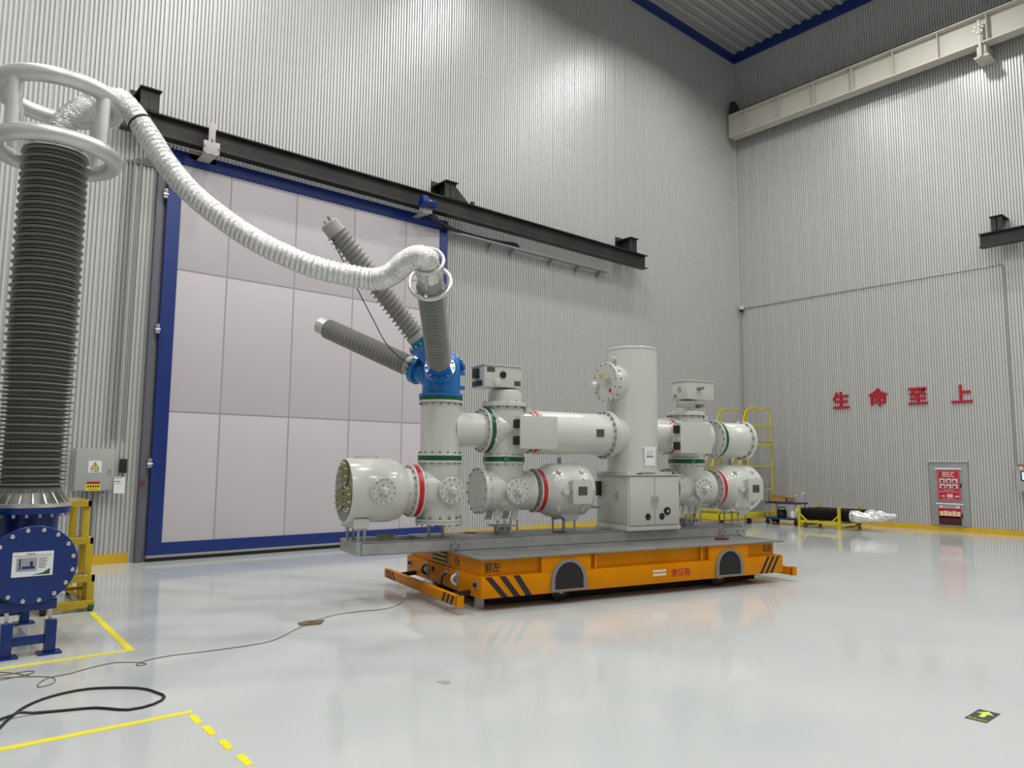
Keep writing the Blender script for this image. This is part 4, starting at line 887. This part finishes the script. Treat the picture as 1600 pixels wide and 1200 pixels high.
tc = Thing('tool_cart', 'blue two-tier tool cart beside the yellow platform', 'cart', (18.75, 10.55, 0))
CX0, CX1, CY0, CY1 = 18.45, 19.05, 10.08, 11.02
tc.part('upper_tray', MB().box(CX0, CX1, CY0, CY1, .555, .60), M_DBLUE, bev=.01)
tc.part('lower_tray', MB().box(CX0, CX1, CY0, CY1, .14, .19), M_DBLUE, bev=.01)
for xx in (CX0+.05, CX1-.05):
    for yy in (CY0+.06, CY1-.06):
        tc.part('post', MB().cyl((xx, yy, .19), (xx, yy, .555), .018, 8), M_ALU)
        tc.part('caster', MB().rev([(0, .04), (.01, .065), (.04, .065), (.05, .04)], (xx-.025, yy, .065), (1, 0, 0), 14).box(xx-.03, xx+.03, yy-.02, yy+.02, .10, .14), M_BLACK)
tc.part('push_handle', MB().tube(spline([(CX0+.06, CY0+.04, .60), (CX0+.06, CY0+.04, .80), (CX0+.1, CY0+.1, .84), (CX0+.1, CY0+.5, .84)], .05), .014, 8).tube(spline([(CX1-.06, CY0+.04, .60), (CX1-.06, CY0+.04, .80), (CX1-.1, CY0+.1, .84), (CX1-.1, CY0+.5, .84)], .05), .014, 8), M_STEEL)
kb = Thing('cardboard_box', 'open tan cardboard box on upper tray of tool cart', 'box', (18.75, 10.68, .60))
M_CARD = mat('cardboard', (.45, .27, .07), .7, var=.2, vscale=8)
kb.part('walls', MB().box(18.55, 18.95, 10.42, 10.44, .60, .72).box(18.55, 18.95, 10.92, 10.94, .60, .72).box(18.55, 18.57, 10.42, 10.94, .60, .72).box(18.93, 18.95, 10.42, 10.94, .60, .72).box(18.55, 18.95, 10.42, 10.94, .60, .61), M_CARD, smooth=0)
kb.part('flap', MB().bar((18.55, 10.46, .72), (18.50, 10.46, .80), .02, .02).prism([(0, 0), (.5, 0), (.42, .07), (.05, .08)], (18.56, 10.93, .72), (0, -1, 0), (-.3, 0, .9), .006), M_CARD, smooth=0)
bg = Thing('black_bag', 'black tool bag on lower tray of tool cart', 'bag', (18.7, 10.65, .19))
bg.part('body', MB().rev([(0, .10), (.03, .13), (.16, .13), (.20, .09)], (18.70, 10.65, .19), (0, 0, 1), 20), M_BLACK)
bg.part('handle', MB().tube(spline([(18.70, 10.54, .36), (18.70, 10.56, .44), (18.70, 10.65, .46), (18.70, 10.74, .44), (18.70, 10.76, .36)], .03), .012, 8), M_BLACK)
solo('white_canister', MB().rev([(0, .06), (.01, .07), (.15, .07), (.18, .05), (.2, .05)], (18.6, 10.27, .19), (0, 0, 1), 20), M_PAPER, 'small white canister on lower tray beside the black bag', 'canister', (18.6, 10.27, .19))

rk = Thing('storage_rack', 'yellow steel cradle rack holding black ribbed insulators', 'rack', (18.7, 9.4, 0))
RX0, RX1, RY0, RY1 = 18.2, 19.3, 8.83, 9.88
for xx in (RX0, RX1):
    for yy in (RY0, RY1):
        rk.part('post', MB().box(xx-.03, xx+.03, yy-.03, yy+.03, 0, .56), M_LEMON)
    rk.part('rail', MB().box(xx-.025, xx+.025, RY0, RY1, .13, .19), M_LEMON)
    for yy, sg in ((RY0, 1), (RY1, -1)):
        rk.part('brace', MB().bar((xx, yy, .36), (xx, yy+.22*sg, .16), .035, .035), M_LEMON)
        rk.part('foot_brace', MB().bar((xx, yy, .04), (xx, yy+.12*sg, .14), .035, .035), M_LEMON)
for yy in (RY0, RY1):
    rk.part('cross_bar', MB().box(RX0, RX1, yy-.025, yy+.025, .03, .08).box(RX0, RX1, yy-.025, yy+.025, .14, .19), M_LEMON)
M_BLKSH = mat('black_shed', (.02, .013, .013), .32)
for xx, lb, ya, yb in ((18.42, 'black ribbed insulator nearest on the yellow rack', 8.62, 9.98), (18.75, 'black ribbed insulator in the middle of the yellow rack', 8.40, 9.92), (19.08, 'black ribbed insulator nearest the wall on the yellow rack', 8.5, 9.90)):
    ins = Thing('insulator', lb, 'insulator', (xx, 9.3, .19), group='black insulators on the rack')
    pr = []; t_ = 0; LL = yb-ya
    while t_ < LL-.02: pr += [(t_, .10), (t_+.012, .152), (t_+.02, .152), (t_+.03, .10)]; t_ += .045
    ins.part('sheds', MB().rev(pr, (xx, ya, .345), (0, 1, 0), 24), M_BLKSH)
    ins.part('end_flange', MB().rev([(0, .145), (.06, .145)], (xx, ya-.06, .345), (0, 1, 0), 24), M_RING)
    ins.part('end_flange', MB().rev([(0, .145), (.05, .145)], (xx, yb, .345), (0, 1, 0), 24), M_RING)
M_WRAP = mat('wrap_film', (.82, .82, .83), .25, metal=.5, bump=1., bscale=14)
def wrap(xc, y0, L, r, tilt, lab):
    b = MB(); n = 20; pts = []
    for i in range(9):
        t = i/8; pts.append((t*L, r*(1-.75*t)*(1+.10*math.sin(i*2.1))))
    b.rev(pts, (xc, y0, .345), (0, -1, tilt), n)
    for i, p in enumerate(b.v): b.v[i] = p+V3((random.uniform(-1, 1), random.uniform(-1, 1), random.uniform(-1, 1)))*.02
    solo('foil_wrap', b, M_WRAP, lab, 'wrapping', (xc, y0, .345), 'foil wraps on insulator ends', smooth=0)
wrap(18.42, 8.55, .72, .15, -.03, 'crumpled silver film tied on near insulator end at the rack')
wrap(18.75, 8.33, .62, .17, .06, 'larger bunched silver film wrap on middle insulator end')
